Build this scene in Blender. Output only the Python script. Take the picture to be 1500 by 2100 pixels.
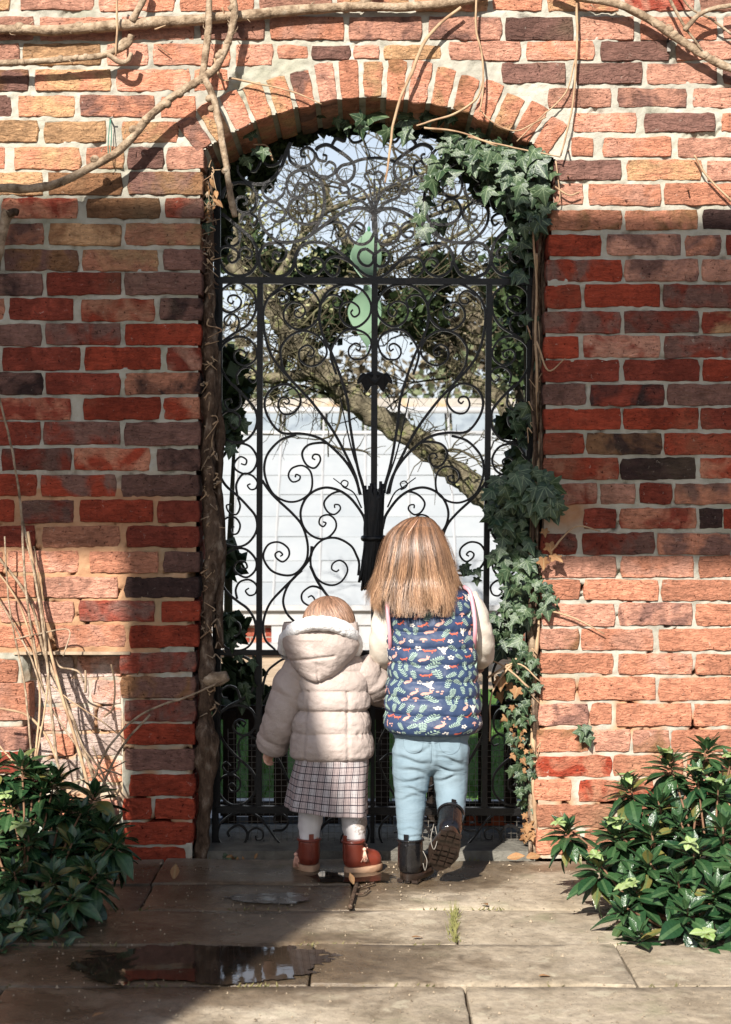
import bpy, math, random
import numpy as np
from mathutils import Vector, Matrix, noise
for o in list(bpy.data.objects): bpy.data.objects.remove(o)
R = random.Random(7)
SC = bpy.context.scene
COL = SC.collection
rad = math.radians
# ---------------------------------------------------------------- camera, sky, sun, exposure
K, D, H = 3300.0, 5.0, 1.076          # focal length in photo pixels, metres to the wall, lens height
cd = bpy.data.cameras.new('camera'); cam = bpy.data.objects.new('camera', cd); COL.objects.link(cam)
cd.sensor_fit = 'VERTICAL'; cd.sensor_height = 36.0; cd.lens = K / 2100 * 36.0
cd.clip_end = 600; cd.clip_start = 0.05
cd.dof.use_dof = True; cd.dof.focus_distance = 4.9; cd.dof.aperture_fstop = 7.0
cam.location = (0, -D, H); cam.rotation_euler = (rad(90), 0, 0)
SC.camera = cam
SUN_EL, SUN_AZ = rad(35), rad(18.5)
wd = bpy.data.worlds.new('World'); SC.world = wd; wd.use_nodes = True
bg = wd.node_tree.nodes['Background']
sky = wd.node_tree.nodes.new('ShaderNodeTexSky'); sky.sky_type = 'NISHITA'; sky.sun_disc = False
sky.sun_elevation = SUN_EL; sky.sun_rotation = rad(180) + SUN_AZ
sky.air_density = 1.0; sky.dust_density = 1.5; sky.ozone_density = 1.0
wn = wd.node_tree; tcw = wn.nodes.new('ShaderNodeTexCoord'); spw = wn.nodes.new('ShaderNodeSeparateXYZ'); wn.links.new(tcw.outputs['Generated'], spw.inputs[0])
nw = wn.nodes.new('ShaderNodeTexNoise'); nw.inputs['Scale'].default_value = 2.2; nw.inputs['Detail'].default_value = 6; wn.links.new(tcw.outputs['Generated'], nw.inputs['Vector'])
rw = wn.nodes.new('ShaderNodeValToRGB'); rw.color_ramp.elements[0].position = 0.0; rw.color_ramp.elements[0].color = (.97, .97, .97, 1); rw.color_ramp.elements[1].position = .55; rw.color_ramp.elements[1].color = (0, 0, 0, 1); wn.links.new(spw.outputs[2], rw.inputs[0])
mw = wn.nodes.new('ShaderNodeMath'); mw.operation = 'MULTIPLY'; wn.links.new(rw.outputs[0], mw.inputs[0]); aw = wn.nodes.new('ShaderNodeMath'); aw.operation = 'MULTIPLY_ADD'; aw.inputs[1].default_value = .7; aw.inputs[2].default_value = .72; wn.links.new(nw.outputs['Fac'], aw.inputs[0]); wn.links.new(aw.outputs[0], mw.inputs[1])
xw = wn.nodes.new('ShaderNodeMix'); xw.data_type = 'RGBA'; wn.links.new(mw.outputs[0], xw.inputs[0]); wn.links.new(sky.outputs[0], xw.inputs[6]); xw.inputs[7].default_value = (6.5, 6.9, 7.4, 1)   # thin pale cloud veil along the horizon
wn.links.new(xw.outputs[2], bg.inputs[0]); bg.inputs[1].default_value = 0.072
sd = bpy.data.lights.new('sun', 'SUN'); sun = bpy.data.objects.new('sun', sd); COL.objects.link(sun)
sd.energy = 5.0; sd.angle = rad(0.53); sd.color = (1.0, 0.945, 0.87)
SDIR = Vector((math.sin(SUN_AZ) * math.cos(SUN_EL), math.cos(SUN_AZ) * math.cos(SUN_EL), -math.sin(SUN_EL)))
sun.rotation_euler = SDIR.to_track_quat('-Z', 'Y').to_euler(); sun.location = (-3, -8, 7)
SC.view_settings.view_transform = 'Standard'; SC.view_settings.look = 'None'
SC.view_settings.gamma = 1; SC.view_settings.use_curve_mapping = False
SC.view_settings.exposure = 1.0

# ---------------------------------------------------------------- helpers
def P(px, py, Y=0.0):
    s = (D + Y) / K
    return Vector(((px - 750) * s, Y, H - (py - 1050) * s))
def PS(Y=0.0): return (D + Y) / K
WL = {}
def wloc(o): return WL.get(o.name, Vector((0, 0, 0))) if o else Vector((0, 0, 0))
def tag(o, label=None, cat=None, group=None, kind=None):
    if label: o['label'] = label
    if cat: o['category'] = cat
    if group: o['group'] = group
    if kind: o['kind'] = kind
    return o
def thing(name, loc, label, cat, group=None, kind=None):
    o = bpy.data.objects.new(name, None); COL.objects.link(o); o.location = loc
    o.empty_display_size = 0.1
    WL[o.name] = Vector(loc); return tag(o, label, cat, group, kind)
def link(name, me, parent=None, loc=None):
    o = bpy.data.objects.new(name, me); COL.objects.link(o)
    loc = Vector(loc) if loc is not None else wloc(parent)
    o.parent = parent; o.location = loc - wloc(parent); WL[o.name] = loc
    return o
def mk(name, V, F, mat, parent=None, smooth=True, uv=None, loc=None, kind=None, label=None, sharp=None):
    V = np.asarray(V, dtype=float)
    org = np.array(loc if loc is not None else wloc(parent), dtype=float)
    me = bpy.data.meshes.new(name)
    me.from_pydata((V - org).tolist(), [], F)
    if mat: me.materials.append(mat)
    if smooth: me.polygons.foreach_set('use_smooth', [True] * len(me.polygons))
    if uv is not None:
        ul = me.uv_layers.new(name='UVMap')
        li = np.empty(len(me.loops), dtype=np.int32); me.loops.foreach_get('vertex_index', li)
        ul.data.foreach_set('uv', np.asarray(uv, dtype=np.float32)[li].ravel())
    me.update()
    if sharp:
        try: me.set_sharp_from_angle(angle=rad(sharp))
        except Exception: pass
    o = link(name, me, parent, org)
    if kind: o['kind'] = kind
    if label: o['label'] = label
    return o
class MB:
    def __init__(s): s.V = []; s.F = []; s.U = []; s.n = 0
    def add(s, V, F, U=None):
        s.V.append(np.asarray(V, dtype=float)); s.F += [[i + s.n for i in f] for f in F]
        if U is not None: s.U.append(np.asarray(U, dtype=float))
        s.n += len(V); return s
    def obj(s, name, mat, parent=None, **kw):
        if not s.V: return None
        return mk(name, np.concatenate(s.V), s.F, mat, parent, uv=np.concatenate(s.U) if s.U else None, **kw)
def cr(pts, m=6):
    p = np.asarray(pts, dtype=float); n = len(p)
    if n < 3:
        t = np.linspace(0, 1, m + 1)[:, None]; return p[0] * (1 - t) + p[-1] * t
    e = np.vstack([2 * p[0] - p[1], p, 2 * p[-1] - p[-2]]); out = []
    for i in range(1, n):
        a, b, c, d = e[i - 1], e[i], e[i + 1], e[i + 2]
        for k in range(m):
            t = k / m
            out.append(0.5 * ((2 * b) + (c - a) * t + (2 * a - 5 * b + 4 * c - d) * t * t + (3 * b - a - 3 * c + d) * t ** 3))
    out.append(p[-1]); return np.array(out)
def tube(pts, r, n=6, cap=True, flat=1.0, up=None, nz=0.0, seed=0.0):
    p = np.asarray(pts, dtype=float); m = len(p)
    r = np.full(m, r, dtype=float) if np.isscalar(r) else np.interp(np.linspace(0, 1, m), np.linspace(0, 1, len(r)), r)
    T = np.gradient(p, axis=0); T /= (np.linalg.norm(T, axis=1)[:, None] + 1e-12)
    u = np.array(up if up is not None else ((0, 0, 1) if abs(T[0][2]) < 0.9 else (1, 0, 0)), dtype=float)
    V = np.empty((m, n, 3)); a = np.arange(n) * 2 * math.pi / n
    for i in range(m):
        u = u - T[i] * np.dot(u, T[i]); u /= (np.linalg.norm(u) + 1e-12); w = np.cross(T[i], u)
        rr = np.full(n, r[i])
        if nz:
            rr = rr * np.array([1 + nz * noise.noise(Vector((p[i][0] * 18 + math.cos(x) + seed, p[i][1] * 18 + math.sin(x), p[i][2] * 18))) for x in a])
        V[i] = p[i] + (np.cos(a) * rr)[:, None] * u * flat + (np.sin(a) * rr)[:, None] * w
    F = []
    for i in range(m - 1):
        for j in range(n):
            k = (j + 1) % n; F.append([i * n + j, i * n + k, (i + 1) * n + k, (i + 1) * n + j])
    if cap: F.append(list(range(n))[::-1]); F.append([(m - 1) * n + j for j in range(n)])
    return V.reshape(-1, 3), F
def box(x0, x1, y0, y1, z0, z1):
    V = [(x0, y0, z0), (x1, y0, z0), (x1, y1, z0), (x0, y1, z0), (x0, y0, z1), (x1, y0, z1), (x1, y1, z1), (x0, y1, z1)]
    return V, [[3, 2, 1, 0], [4, 5, 6, 7], [0, 1, 5, 4], [1, 2, 6, 5], [2, 3, 7, 6], [3, 0, 4, 7]]
def ellipsoid(c, r, nu=20, nv=12, rot=None):
    V = []; F = []
    for i in range(nv + 1):
        t = math.pi * i / nv
        for j in range(nu):
            f = 2 * math.pi * j / nu
            v = Vector((r[0] * math.sin(t) * math.cos(f), r[1] * math.sin(t) * math.sin(f), r[2] * math.cos(t)))
            if rot: v = rot @ v
            V.append(tuple(Vector(c) + v))
    for i in range(nv):
        for j in range(nu):
            k = (j + 1) % nu; F.append([i * nu + j, (i + 1) * nu + j, (i + 1) * nu + k, i * nu + k])
    return V, F
def capsule(a, b, ra, rb, n=12, flat=1.0, up=None):
    a = np.array(a, float); b = np.array(b, float); d = b - a; L = np.linalg.norm(d); d /= L + 1e-9
    ps, rs = [], []
    for t in (-1, -.87, -.5): ps.append(a + d * ra * t); rs.append(ra * math.sqrt(max(0.01, 1 - t * t)))
    ps.append(a); rs.append(ra); ps.append(b); rs.append(rb)
    for t in (.5, .87, 1): ps.append(b + d * rb * t); rs.append(rb * math.sqrt(max(0.01, 1 - t * t)))
    P_ = np.array(ps); T = d
    u = np.array(up if up is not None else ((0, 0, 1) if abs(d[2]) < 0.9 else (1, 0, 0)), float); u -= d * np.dot(u, d); u /= np.linalg.norm(u); w = np.cross(d, u)
    V = []; ang = np.arange(n) * 2 * math.pi / n
    for p, r in zip(ps, rs): V += [p + u * math.cos(x) * r * flat + w * math.sin(x) * r for x in ang]
    m = len(ps); F = [[i * n + j, i * n + (j + 1) % n, (i + 1) * n + (j + 1) % n, (i + 1) * n + j] for i in range(m - 1) for j in range(n)]
    F.append(list(range(n))[::-1]); F.append([(m - 1) * n + j for j in range(n)])
    return V, F
def fuse(name, parts, voxel, mat, parent, it=3, disp=None, **kw):
    b = MB()
    for V, F in parts: b.add(V, F)
    t = b.obj('tmp', None)
    m = t.modifiers.new('r', 'REMESH'); m.mode = 'VOXEL'; m.voxel_size = voxel
    s = t.modifiers.new('s', 'SMOOTH'); s.factor = 0.5; s.iterations = it
    dg = bpy.context.evaluated_depsgraph_get()
    me = bpy.data.meshes.new_from_object(t.evaluated_get(dg))
    n = len(me.vertices); V = np.empty(n * 3); me.vertices.foreach_get('co', V); V = V.reshape(-1, 3)
    N = np.empty(n * 3); me.vertices.foreach_get('normal', N); N = N.reshape(-1, 3)
    F = [list(p.vertices) for p in me.polygons]
    bpy.data.objects.remove(t); bpy.data.meshes.remove(me)
    if disp: V = V + N * np.array([disp(v, q) for v, q in zip(V, N)])[:, None]
    return mk(name, V, F, mat, parent, **kw)
def nz(x, y, z): return noise.noise(Vector((x, y, z)))

# ---------------------------------------------------------------- materials
class NT:
    def __init__(s, name):
        s.m = bpy.data.materials.new(name); s.m.use_nodes = True; s.t = s.m.node_tree
        s.b = s.t.nodes['Principled BSDF']
    def n(s, typ, **kw):
        x = s.t.nodes.new('ShaderNode' + typ)
        for k, v in kw.items():
            if k in x.inputs.keys(): x.inputs[k].default_value = v
            else: setattr(x, k, v)
        return x
    def l(s, a, b): s.t.links.new(a, b)
    def math(s, op, a, b=None, c=None):
        x = s.t.nodes.new('ShaderNodeMath'); x.operation = op
        for i, v in enumerate((a, b, c)):
            if v is None: continue
            if isinstance(v, (int, float)): x.inputs[i].default_value = v
            else: s.l(v, x.inputs[i])
        return x.outputs[0]
    def ramp(s, fac, stops):
        x = s.t.nodes.new('ShaderNodeValToRGB'); e = x.color_ramp.elements
        while len(e) < len(stops): e.new(0.5)
        for q, (p, c) in zip(e, stops): q.position = p; q.color = tuple(c) + ((1,) if len(c) == 3 else ()) if not isinstance(c, (int, float)) else (c, c, c, 1)
        s.l(fac, x.inputs[0]); return x.outputs[0]
    def mix(s, fac, a, b, mode='MIX'):
        x = s.t.nodes.new('ShaderNodeMix'); x.data_type = 'RGBA'; x.blend_type = mode
        for i, v in ((0, fac), (6, a), (7, b)):
            if isinstance(v, (int, float)): x.inputs[i].default_value = v
            elif isinstance(v, tuple): x.inputs[i].default_value = v if len(v) == 4 else v + (1,)
            else: s.l(v, x.inputs[i])
        return x.outputs[2]
    def coord(s, which='Object', rnd=False, scale=None):
        c = s.n('TexCoord').outputs[which]
        if rnd:
            r = s.n('ObjectInfo').outputs['Random']; v = s.n('VectorMath', operation='SCALE'); v.inputs[0].default_value = (31, 57, 17); s.l(r, v.inputs['Scale'])
            a = s.n('VectorMath', operation='ADD'); s.l(c, a.inputs[0]); s.l(v.outputs[0], a.inputs[1]); c = a.outputs[0]
        if scale:
            m = s.n('Mapping'); m.inputs['Scale'].default_value = scale; s.l(c, m.inputs[0]); c = m.outputs[0]
        return c
    def noise(s, co, scale, detail=4, rough=0.6, dist=0.0):
        x = s.n('TexNoise'); x.inputs['Scale'].default_value = scale; x.inputs['Detail'].default_value = detail
        x.inputs['Roughness'].default_value = rough; x.inputs['Distortion'].default_value = dist; s.l(co, x.inputs['Vector']); return x.outputs['Fac']
    def bump(s, h, strength, dist, prev=None):
        x = s.n('Bump'); x.inputs['Strength'].default_value = strength; x.inputs['Distance'].default_value = dist; s.l(h, x.inputs['Height'])
        if prev is not None: s.l(prev, x.inputs['Normal'])
        return x.outputs[0]
    def out(s, col=None, rough=None, normal=None, spec=None, **kw):
        for v, k in ((col, 'Base Color'), (rough, 'Roughness'), (spec, 'Specular IOR Level')):
            if v is None: continue
            if isinstance(v, (int, float)): s.b.inputs[k].default_value = v
            elif isinstance(v, tuple): s.b.inputs[k].default_value = v + (1,)
            else: s.l(v, s.b.inputs[k])
        if normal is not None: s.l(normal, s.b.inputs['Normal'])
        for k, v in kw.items(): s.b.inputs[k.replace('_', ' ')].default_value = v
        return s.m
def simple(name, c1, c2, scale=8, rough=0.7, bump=None, spec=0.3, rnd=False, c3=None, co='Object', stretch=None, **kw):
    t = NT(name); c = t.coord(co, rnd, stretch); n = t.noise(c, scale, 5)
    col = t.ramp(n, [(0.3, c1), (0.55, c2), (0.72, c3 or c2)])
    nm = t.bump(t.noise(c, bump[0], 6), bump[1], bump[2]) if bump else None
    return t.out(col, rough, nm, spec, **kw)

def brick_material():
    t = NT('brick_clay'); c = t.coord('Object', True)
    A = t.n('ObjectInfo').outputs['Color']; B = t.n('Attribute', attribute_type='OBJECT', attribute_name='tint_b').outputs['Color']
    base = t.mix(t.ramp(t.noise(c, 10, 3, .55, .6), [(0.42, 0), (0.58, 1)]), A, B)
    base = t.mix(0.75, base, t.ramp(t.noise(c, 42, 6, .7), [(0.25, .35), (0.5, .98), (0.8, 1.45)]), 'MULTIPLY')
    base = t.mix(t.ramp(t.noise(c, 24, 5, .65, 1.2), [(0.66, 0), (0.76, .7)]), base, (.05, .03, .026))      # kiln char
    base = t.mix(t.ramp(t.noise(c, 55, 6, .7, .8), [(0.63, 0), (0.72, .6)]), base, (.52, .44, .36))         # lime smears
    gp = t.n('NewGeometry').outputs['Position']; mp = t.n('Mapping'); mp.inputs['Scale'].default_value = (1, 1, .45); t.l(gp, mp.inputs[0])
    base = t.mix(.7, base, t.ramp(t.noise(mp.outputs[0], 3.4, 6, .65, .4), [(0.3, .62), (0.5, 1.0), (0.7, 1.18)]), 'MULTIPLY')
    base = t.mix(t.ramp(t.noise(gp, 2.1, 5, .6), [(0.56, 0), (0.70, .38)]), base, (.22, .17, .10))
    pits = t.ramp(t.noise(c, 95, 4, .6), [(0.31, 0), (0.38, 1)])
    base = t.mix(1.0, base, t.mix(pits, (.28, .22, .2), (1, 1, 1)), 'MULTIPLY')
    wav = t.noise(t.coord('Object', True, (1, 1, 2.6)), 26, 6, .65, 1.5)
    nm = t.bump(t.noise(c, 11, 4, .6, .5), .6, .02); nm = t.bump(wav, .9, .019, nm); nm = t.bump(t.noise(c, 130, 5, .7), .55, .004, nm); nm = t.bump(pits, .5, .003, nm)
    return t.out(base, .88, nm, .2)
M_brick = brick_material()
def mortar_material():
    t = NT('lime_mortar'); c = t.coord('Object')
    rp = t.n('Attribute', attribute_type='GEOMETRY', attribute_name='repoint').outputs['Fac']
    a = t.ramp(t.noise(c, 14, 6, .65), [(0.25, (.20, .19, .15)), (0.45, (.37, .35, .29)), (0.75, (.48, .45, .38))])
    b = t.ramp(t.noise(c, 9, 4, .6), [(0.3, (.34, .18, .10)), (0.7, (.48, .28, .16))])
    col = t.mix(rp, a, b)
    col = t.mix(.6, col, t.ramp(t.noise(t.coord('Object', False, (1, 1, .45)), 4.0, 6, .65, .4), [(0.3, .6), (0.5, 1.0), (0.7, 1.12)]), 'MULTIPLY')
    g = t.ramp(t.noise(c, 3.2, 4, .6), [(0.52, 0), (0.66, .45)]); col = t.mix(g, col, (.20, .21, .13))
    nm = t.bump(t.noise(c, 60, 7, .75), .7, .006)
    return t.out(col, .95, nm, .1)
M_mortar = mortar_material()
def slab_material():
    t = NT('sandstone_slab'); c = t.coord('Object', True)
    pos = t.n('NewGeometry').outputs['Position']; sp = t.n('SeparateXYZ'); t.l(pos, sp.inputs[0])
    wet = None  # damp, plus shade put into the left ground
    for cx, cy, rx, ry, k in ((-.45, -1.17, .52, .26, 1.0), (-.33, -.52, .34, .2, .95), (.0, -.27, .34, .15, 1.0), (-.62, -.4, .5, .3, 1.0), (-.75, -.85, .5, .32, 1.0), (-.95, -1.5, .45, .2, .9), (.35, -.12, .4, .08, .5)):  # damp round the puddles; left ellipses also put shade into the slab colour
        dx = t.math('DIVIDE', t.math('SUBTRACT', sp.outputs[0], cx), rx); dy = t.math('DIVIDE', t.math('SUBTRACT', sp.outputs[1], cy), ry)
        d = t.math('SQRT', t.math('ADD', t.math('MULTIPLY', dx, dx), t.math('MULTIPLY', dy, dy))); w = t.math('MULTIPLY', t.math('SUBTRACT', 1.6, d), k); wet = w if wet is None else t.math('MAXIMUM', wet, w)
    wn_ = t.noise(pos, 9, 5, .6); wf = t.ramp(t.math('ADD', wet, t.math('MULTIPLY', t.math('SUBTRACT', wn_, .5), 1.1)), [(0.12, 0), (0.42, .75), (0.8, 1)])
    col = t.ramp(t.noise(c, 4.5, 8, .68, .4), [(0.28, (.13, .098, .062)), (0.44, (.27, .22, .155)), (0.58, (.36, .30, .22)), (0.74, (.44, .38, .29))])
    col = t.mix(.75, col, t.ramp(t.noise(c, 34, 7, .72), [(0.28, .5), (0.52, 1.0), (0.75, 1.4)]), 'MULTIPLY')
    col = t.mix(t.ramp(t.noise(c, 13, 4, .55, .3), [(0.60, 0), (0.66, .6)]), col, (.42, .37, .27))                     # lichen scabs
    col = t.mix(t.ramp(t.noise(c, 10, 5, .6, .8), [(0.62, 0), (0.72, .6)]), col, (.10, .075, .05))                    # dark stains
    col = t.mix(t.ramp(t.noise(c, 120, 3, .5), [(0.66, 0), (0.70, .8)]), col, (.07, .05, .035))                       # grit and pits
    col = t.mix(t.ramp(t.noise(c, 6, 5, .6), [(0.58, 0), (0.72, .35)]), col, (.16, .17, .08))                         # algae
    col = t.mix(wf, col, t.mix(1.0, col, (.36, .31, .265), 'MULTIPLY'))
    rg = t.ramp(wf, [(0.0, .88), (0.6, .55), (1.0, .26)])
    nm = t.bump(t.noise(c, 14, 8, .72), .7, .011); nm = t.bump(t.noise(c, 90, 5, .7), .5, .003, nm)
    return t.out(col, rg, nm, .35)
M_slab = slab_material()
def leaf_material(name, c1, c2, rib, rough, spec, lobed=False, trans=.0, ribw=.05, old=None):
    t = NT(name); uv = t.n('TexCoord').outputs['UV']; sp = t.n('SeparateXYZ'); t.l(uv, sp.inputs[0])
    rnd = t.n('ObjectInfo').outputs['Random']
    geo = t.n('NewGeometry').outputs['Random Per Island']
    rr = t.math('FRACT', t.math('ADD', rnd, geo))
    stops = [(0.0, c1), (0.75, c2)] + ([(0.9, c2), (0.93, old)] if old else [])
    col = t.ramp(rr, stops)
    ax = t.math('ABSOLUTE', sp.outputs[0])
    v = t.math('LESS_THAN', ax, ribw)
    if lobed:
        for k in (1.0, 0.28):
            q = t.math('ABSOLUTE', t.math('SUBTRACT', t.math('MULTIPLY', ax, k if k == 1.0 else .35), t.math('SUBTRACT', sp.outputs[1], .12 if k == 1.0 else .08)))
            v = t.math('MAXIMUM', v, t.math('LESS_THAN', q, ribw * .9))
    col = t.mix(t.math('MULTIPLY', v, .6), col, rib)
    n2 = t.noise(uv, 9, 3); col = t.mix(.35, col, t.ramp(n2, [(0.3, .6), (0.7, 1.4)]), 'MULTIPLY')
    nm = t.bump(n2, .25, .01)
    return t.out(col, rough, nm, spec)
M_ivy = leaf_material('ivy_leaf', (.014, .034, .015), (.042, .072, .032), (.17, .22, .12), .4, .42, True, ribw=.024)
M_shrub = leaf_material('glossy_leaf', (.009, .033, .013), (.028, .066, .023), (.06, .11, .045), .27, .5, ribw=.045, old=(.13, .12, .035))
M_bud = leaf_material('young_leaf', (.16, .24, .07), (.24, .31, .12), (.3, .36, .2), .5, .3)
M_brown = leaf_material('dead_leaf', (.16, .075, .03), (.28, .15, .07), (.3, .2, .1), .7, .2)
M_iron = simple('black_iron', (.004, .004, .0045), (.007, .0066, .0066), 30, .3, (160, .5, .0025), .28, c3=(.016, .012, .010))
M_vine = simple('pale_vine_bark', (.115, .075, .046), (.33, .245, .165), 34, .9, (110, 1.0, .006), .15, c3=(.43, .35, .26))
M_thin = simple('dry_twig', (.22, .12, .07), (.40, .28, .17), 16, .8, None, .2)
M_trunk = simple('ivy_trunk_bark', (.03, .02, .014), (.13, .085, .058), 38, .95, (75, 1.0, .02), .1, c3=(.30, .24, .18), stretch=(1, 1, .5))
M_moss = simple('mossy_bark', (.05, .04, .028), (.19, .165, .11), 14, .95, (40, 1.0, .025), .1, c3=(.14, .165, .045))
M_twig = simple('lichen_twig', (.026, .021, .016), (.065, .056, .033), 5, .9, None, .1, c3=(.15, .15, .075))
M_soil = simple('soil', (.035, .024, .016), (.07, .05, .034), 12, .95, (40, 1, .03), .1)
# ---------------------------------------------------------------- ground, paving
def sheet(name, x0, x1, y0, y1, z, mat, nx=1, ny=1, bumpy=0):
    xs = np.linspace(x0, x1, nx + 1); ys = np.linspace(y0, y1, ny + 1)
    V = [(x, y, z + (bumpy * nz(x * 3, y * 3, 2) if bumpy else 0)) for y in ys for x in xs]
    F = [[j * (nx + 1) + i, j * (nx + 1) + i + 1, (j + 1) * (nx + 1) + i + 1, (j + 1) * (nx + 1) + i] for j in range(ny) for i in range(nx)]
    return tag(mk(name, V, F, mat), kind='structure')
sheet('ground', -150, 150, -60, 260, -.03, M_soil)
M_lawn = simple('lawn_turf', (.06, .14, .03), (.11, .22, .05), 6, .9, (90, 1, .03), .1)
M_sandy = simple('sandy_path', (.30, .21, .13), (.46, .35, .24), 5, .95, (60, .6, .02), .1)
sheet('lawn', -12, 12, 1.02, 4.9, -.012, M_lawn)
sheet('gravel_path', -14, 14, 4.9, 7.6, -.014, M_sandy)
M_blue = simple('slate_edging', (.10, .12, .15), (.22, .26, .32), 6, .45, (30, .4, .01), .4)
gb = MB()
for i in range(5200):
    x = R.uniform(-1.6, 1.6); y = R.uniform(1.05, 4.8); h = R.uniform(.02, .05); a = R.uniform(0, 6.28); dx, dy = math.cos(a) * .004, math.sin(a) * .004
    lx, ly = R.uniform(-.02, .02), R.uniform(-.02, .02)
    gb.add([(x - dx, y - dy, -.013), (x + dx, y + dy, -.013), (x + lx, y + ly, h)], [[0, 1, 2]])
o = gb.obj('grass', simple('grass_blade', (.06, .14, .025), (.12, .24, .05), 30, .7), None, smooth=False)
tag(o, 'short green lawn grass beyond the gate', 'grass', kind='stuff')
# near-gate slate strip (small stones laid end to end)
edg = thing('slate_edging', (0, .75, -.012), 'row of blue grey slate stones edging the lawn behind the gate', 'edging')
x = -1.3
while x < 1.3:
    w = R.uniform(.22, .34); V, F = box(x + .004, x + w - .004, .62, .98, -.03, .006 + R.uniform(0, .006)); mk('slate_stone', V, F, M_blue, edg, smooth=False); x += w

def yd(py): return K * H / (py - 1050) - D       # ground distance of a photo row
pav = thing('pavement', (0, -1, 0), None, None); tag(pav, kind='structure')
def slab(corners, z=0.0):
    """corners: ground points (x,y) counter-clockwise; a chamfered stone with an uneven top"""
    c = np.array(corners, float); n = len(c); out = []
    for i in range(n):
        a, b = c[i], c[(i + 1) % n]; L = np.linalg.norm(b - a); m = max(2, int(L / .06))
        for k in range(m):
            q = a + (b - a) * k / m; nn = np.array([(b - a)[1], -(b - a)[0]]) / L
            out.append(q + nn * .004 * (nz(q[0] * 22, q[1] * 22, i + z * 9) - .25) * (0 if False else 1))
    out = np.array(out); ctr = out.mean(0); m = len(out)
    x0, y0 = out.min(0); x1, y1 = out.max(0)
    inn = ctr + (out - ctr) * (1 - .005 / np.maximum(.02, np.abs(out - ctr).max(1)))[:, None]
    def zz(q): return z + .0035 * nz(q[0] * 4, q[1] * 4, 5) + .0015 * nz(q[0] * 15, q[1] * 15, 8)
    V = [(q[0], q[1], -.05) for q in out] + [(q[0], q[1], zz(q) - .004) for q in out] + [(q[0], q[1], zz(q)) for q in inn]
    F = [[i, (i + 1) % m, m + (i + 1) % m, m + i] for i in range(m)] + [[m + i, m + (i + 1) % m, 2 * m + (i + 1) % m, 2 * m + i] for i in range(m)]
    # top: rings toward the centre
    prev = 2 * m
    for s in (.8, .55, .3, .1):
        r = ctr + (inn - ctr) * s; base = len(V); V += [(q[0], q[1], zz(q)) for q in r]
        F += [[prev + i, prev + (i + 1) % m, base + (i + 1) % m, base + i] for i in range(m)]; prev = base
    F.append([prev + i for i in range(m)])
    o = mk('paving_slab', V, F, M_slab, pav, smooth=True, loc=(ctr[0], ctr[1], 0), sharp=50)
    W = np.array(V); at = o.data.attributes.new('wet', 'FLOAT', 'POINT')
    def bl(cx, cy, rx, ry): return np.clip(1.35 - np.hypot((W[:, 0] - cx) / rx, (W[:, 1] - cy) / ry), 0, 1)
    w = np.maximum.reduce([bl(-.62, -1.17, .55, .30), bl(-.36, -.52, .42, .22), bl(.02, -.27, .42, .16), bl(-.6, -.35, .5, .4) * .8, bl(-.75, -.85, .5, .35) * .9])
    at.data.foreach_set('value', np.clip(w, 0, 1).astype(np.float32))
    return o
def row(ya, yb, joints, slope=0.0):
    g = .0025
    for a, b in zip(joints[:-1], joints[1:]):
        slab([(a + g, ya + g), (b - g, ya + g), (b - g, yb - g), (a + g, yb - g)], R.uniform(-.004, .004))
gx = lambda px, py: (px - 750) * (D + yd(py)) / K
row(yd(1815), -.02, [-1.7, -.62, gx(722, 1818)])
row(yd(1867), yd(1815), [-1.75, gx(300, 1840), gx(722, 1840)])
row(yd(1862), -.02, [gx(722, 1840), 1.05, 1.9])
slab([(gx(722, 1840) + .005, yd(1867) + .004), (1.9, yd(1867) + .004), (1.9, yd(1862) - .002), (gx(722, 1840) + .005, yd(1862) - .002)], -.006)
row(yd(1938), yd(1868), [-1.7, -.75, gx(932, 1900), 1.4, 1.9])
row(yd(2022), yd(1938), [-1.7, -.95, gx(640, 1980), .62, 1.9])
row(-1.78, yd(2022), [-1.7, -.82, gx(960, 2060), .95, 1.9])
row(-2.2, -1.78, [-1.7, -.5, .45, 1.2, 1.9]); row(-2.7, -2.2, [-1.7, -.9, .1, 1.9])
row(-3.3, -2.7, [-1.7, -.4, .5, 1.9]); row(-4.1, -3.3, [-1.7, -.6, .3, 1.9]); row(-5.2, -4.1, [-1.7, -.2, .8, 1.9]); row(-6.4, -5.2, [-1.7, -.7, .6, 1.9])
V, F = box(-1.75, 1.95, -6.4, .5, -.045, -.018); mk('joint_bed', V, F, simple('joint_sand', (.06, .045, .03), (.15, .115, .08), 20, .95, (80, 1, .01), .1), pav, smooth=False)
# threshold stone under the gate
thr = thing('threshold_stone', (0, .2, 0), 'worn grey threshold stone under the iron gate', 'step')
b = MB(); V, F = box(-.53, .53, .03, .46, -.03, .016); mk('stone', V, F, simple('threshold', (.06, .055, .045), (.16, .15, .125), 9, .8, (40, .8, .012), .3), thr, smooth=False)
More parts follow.
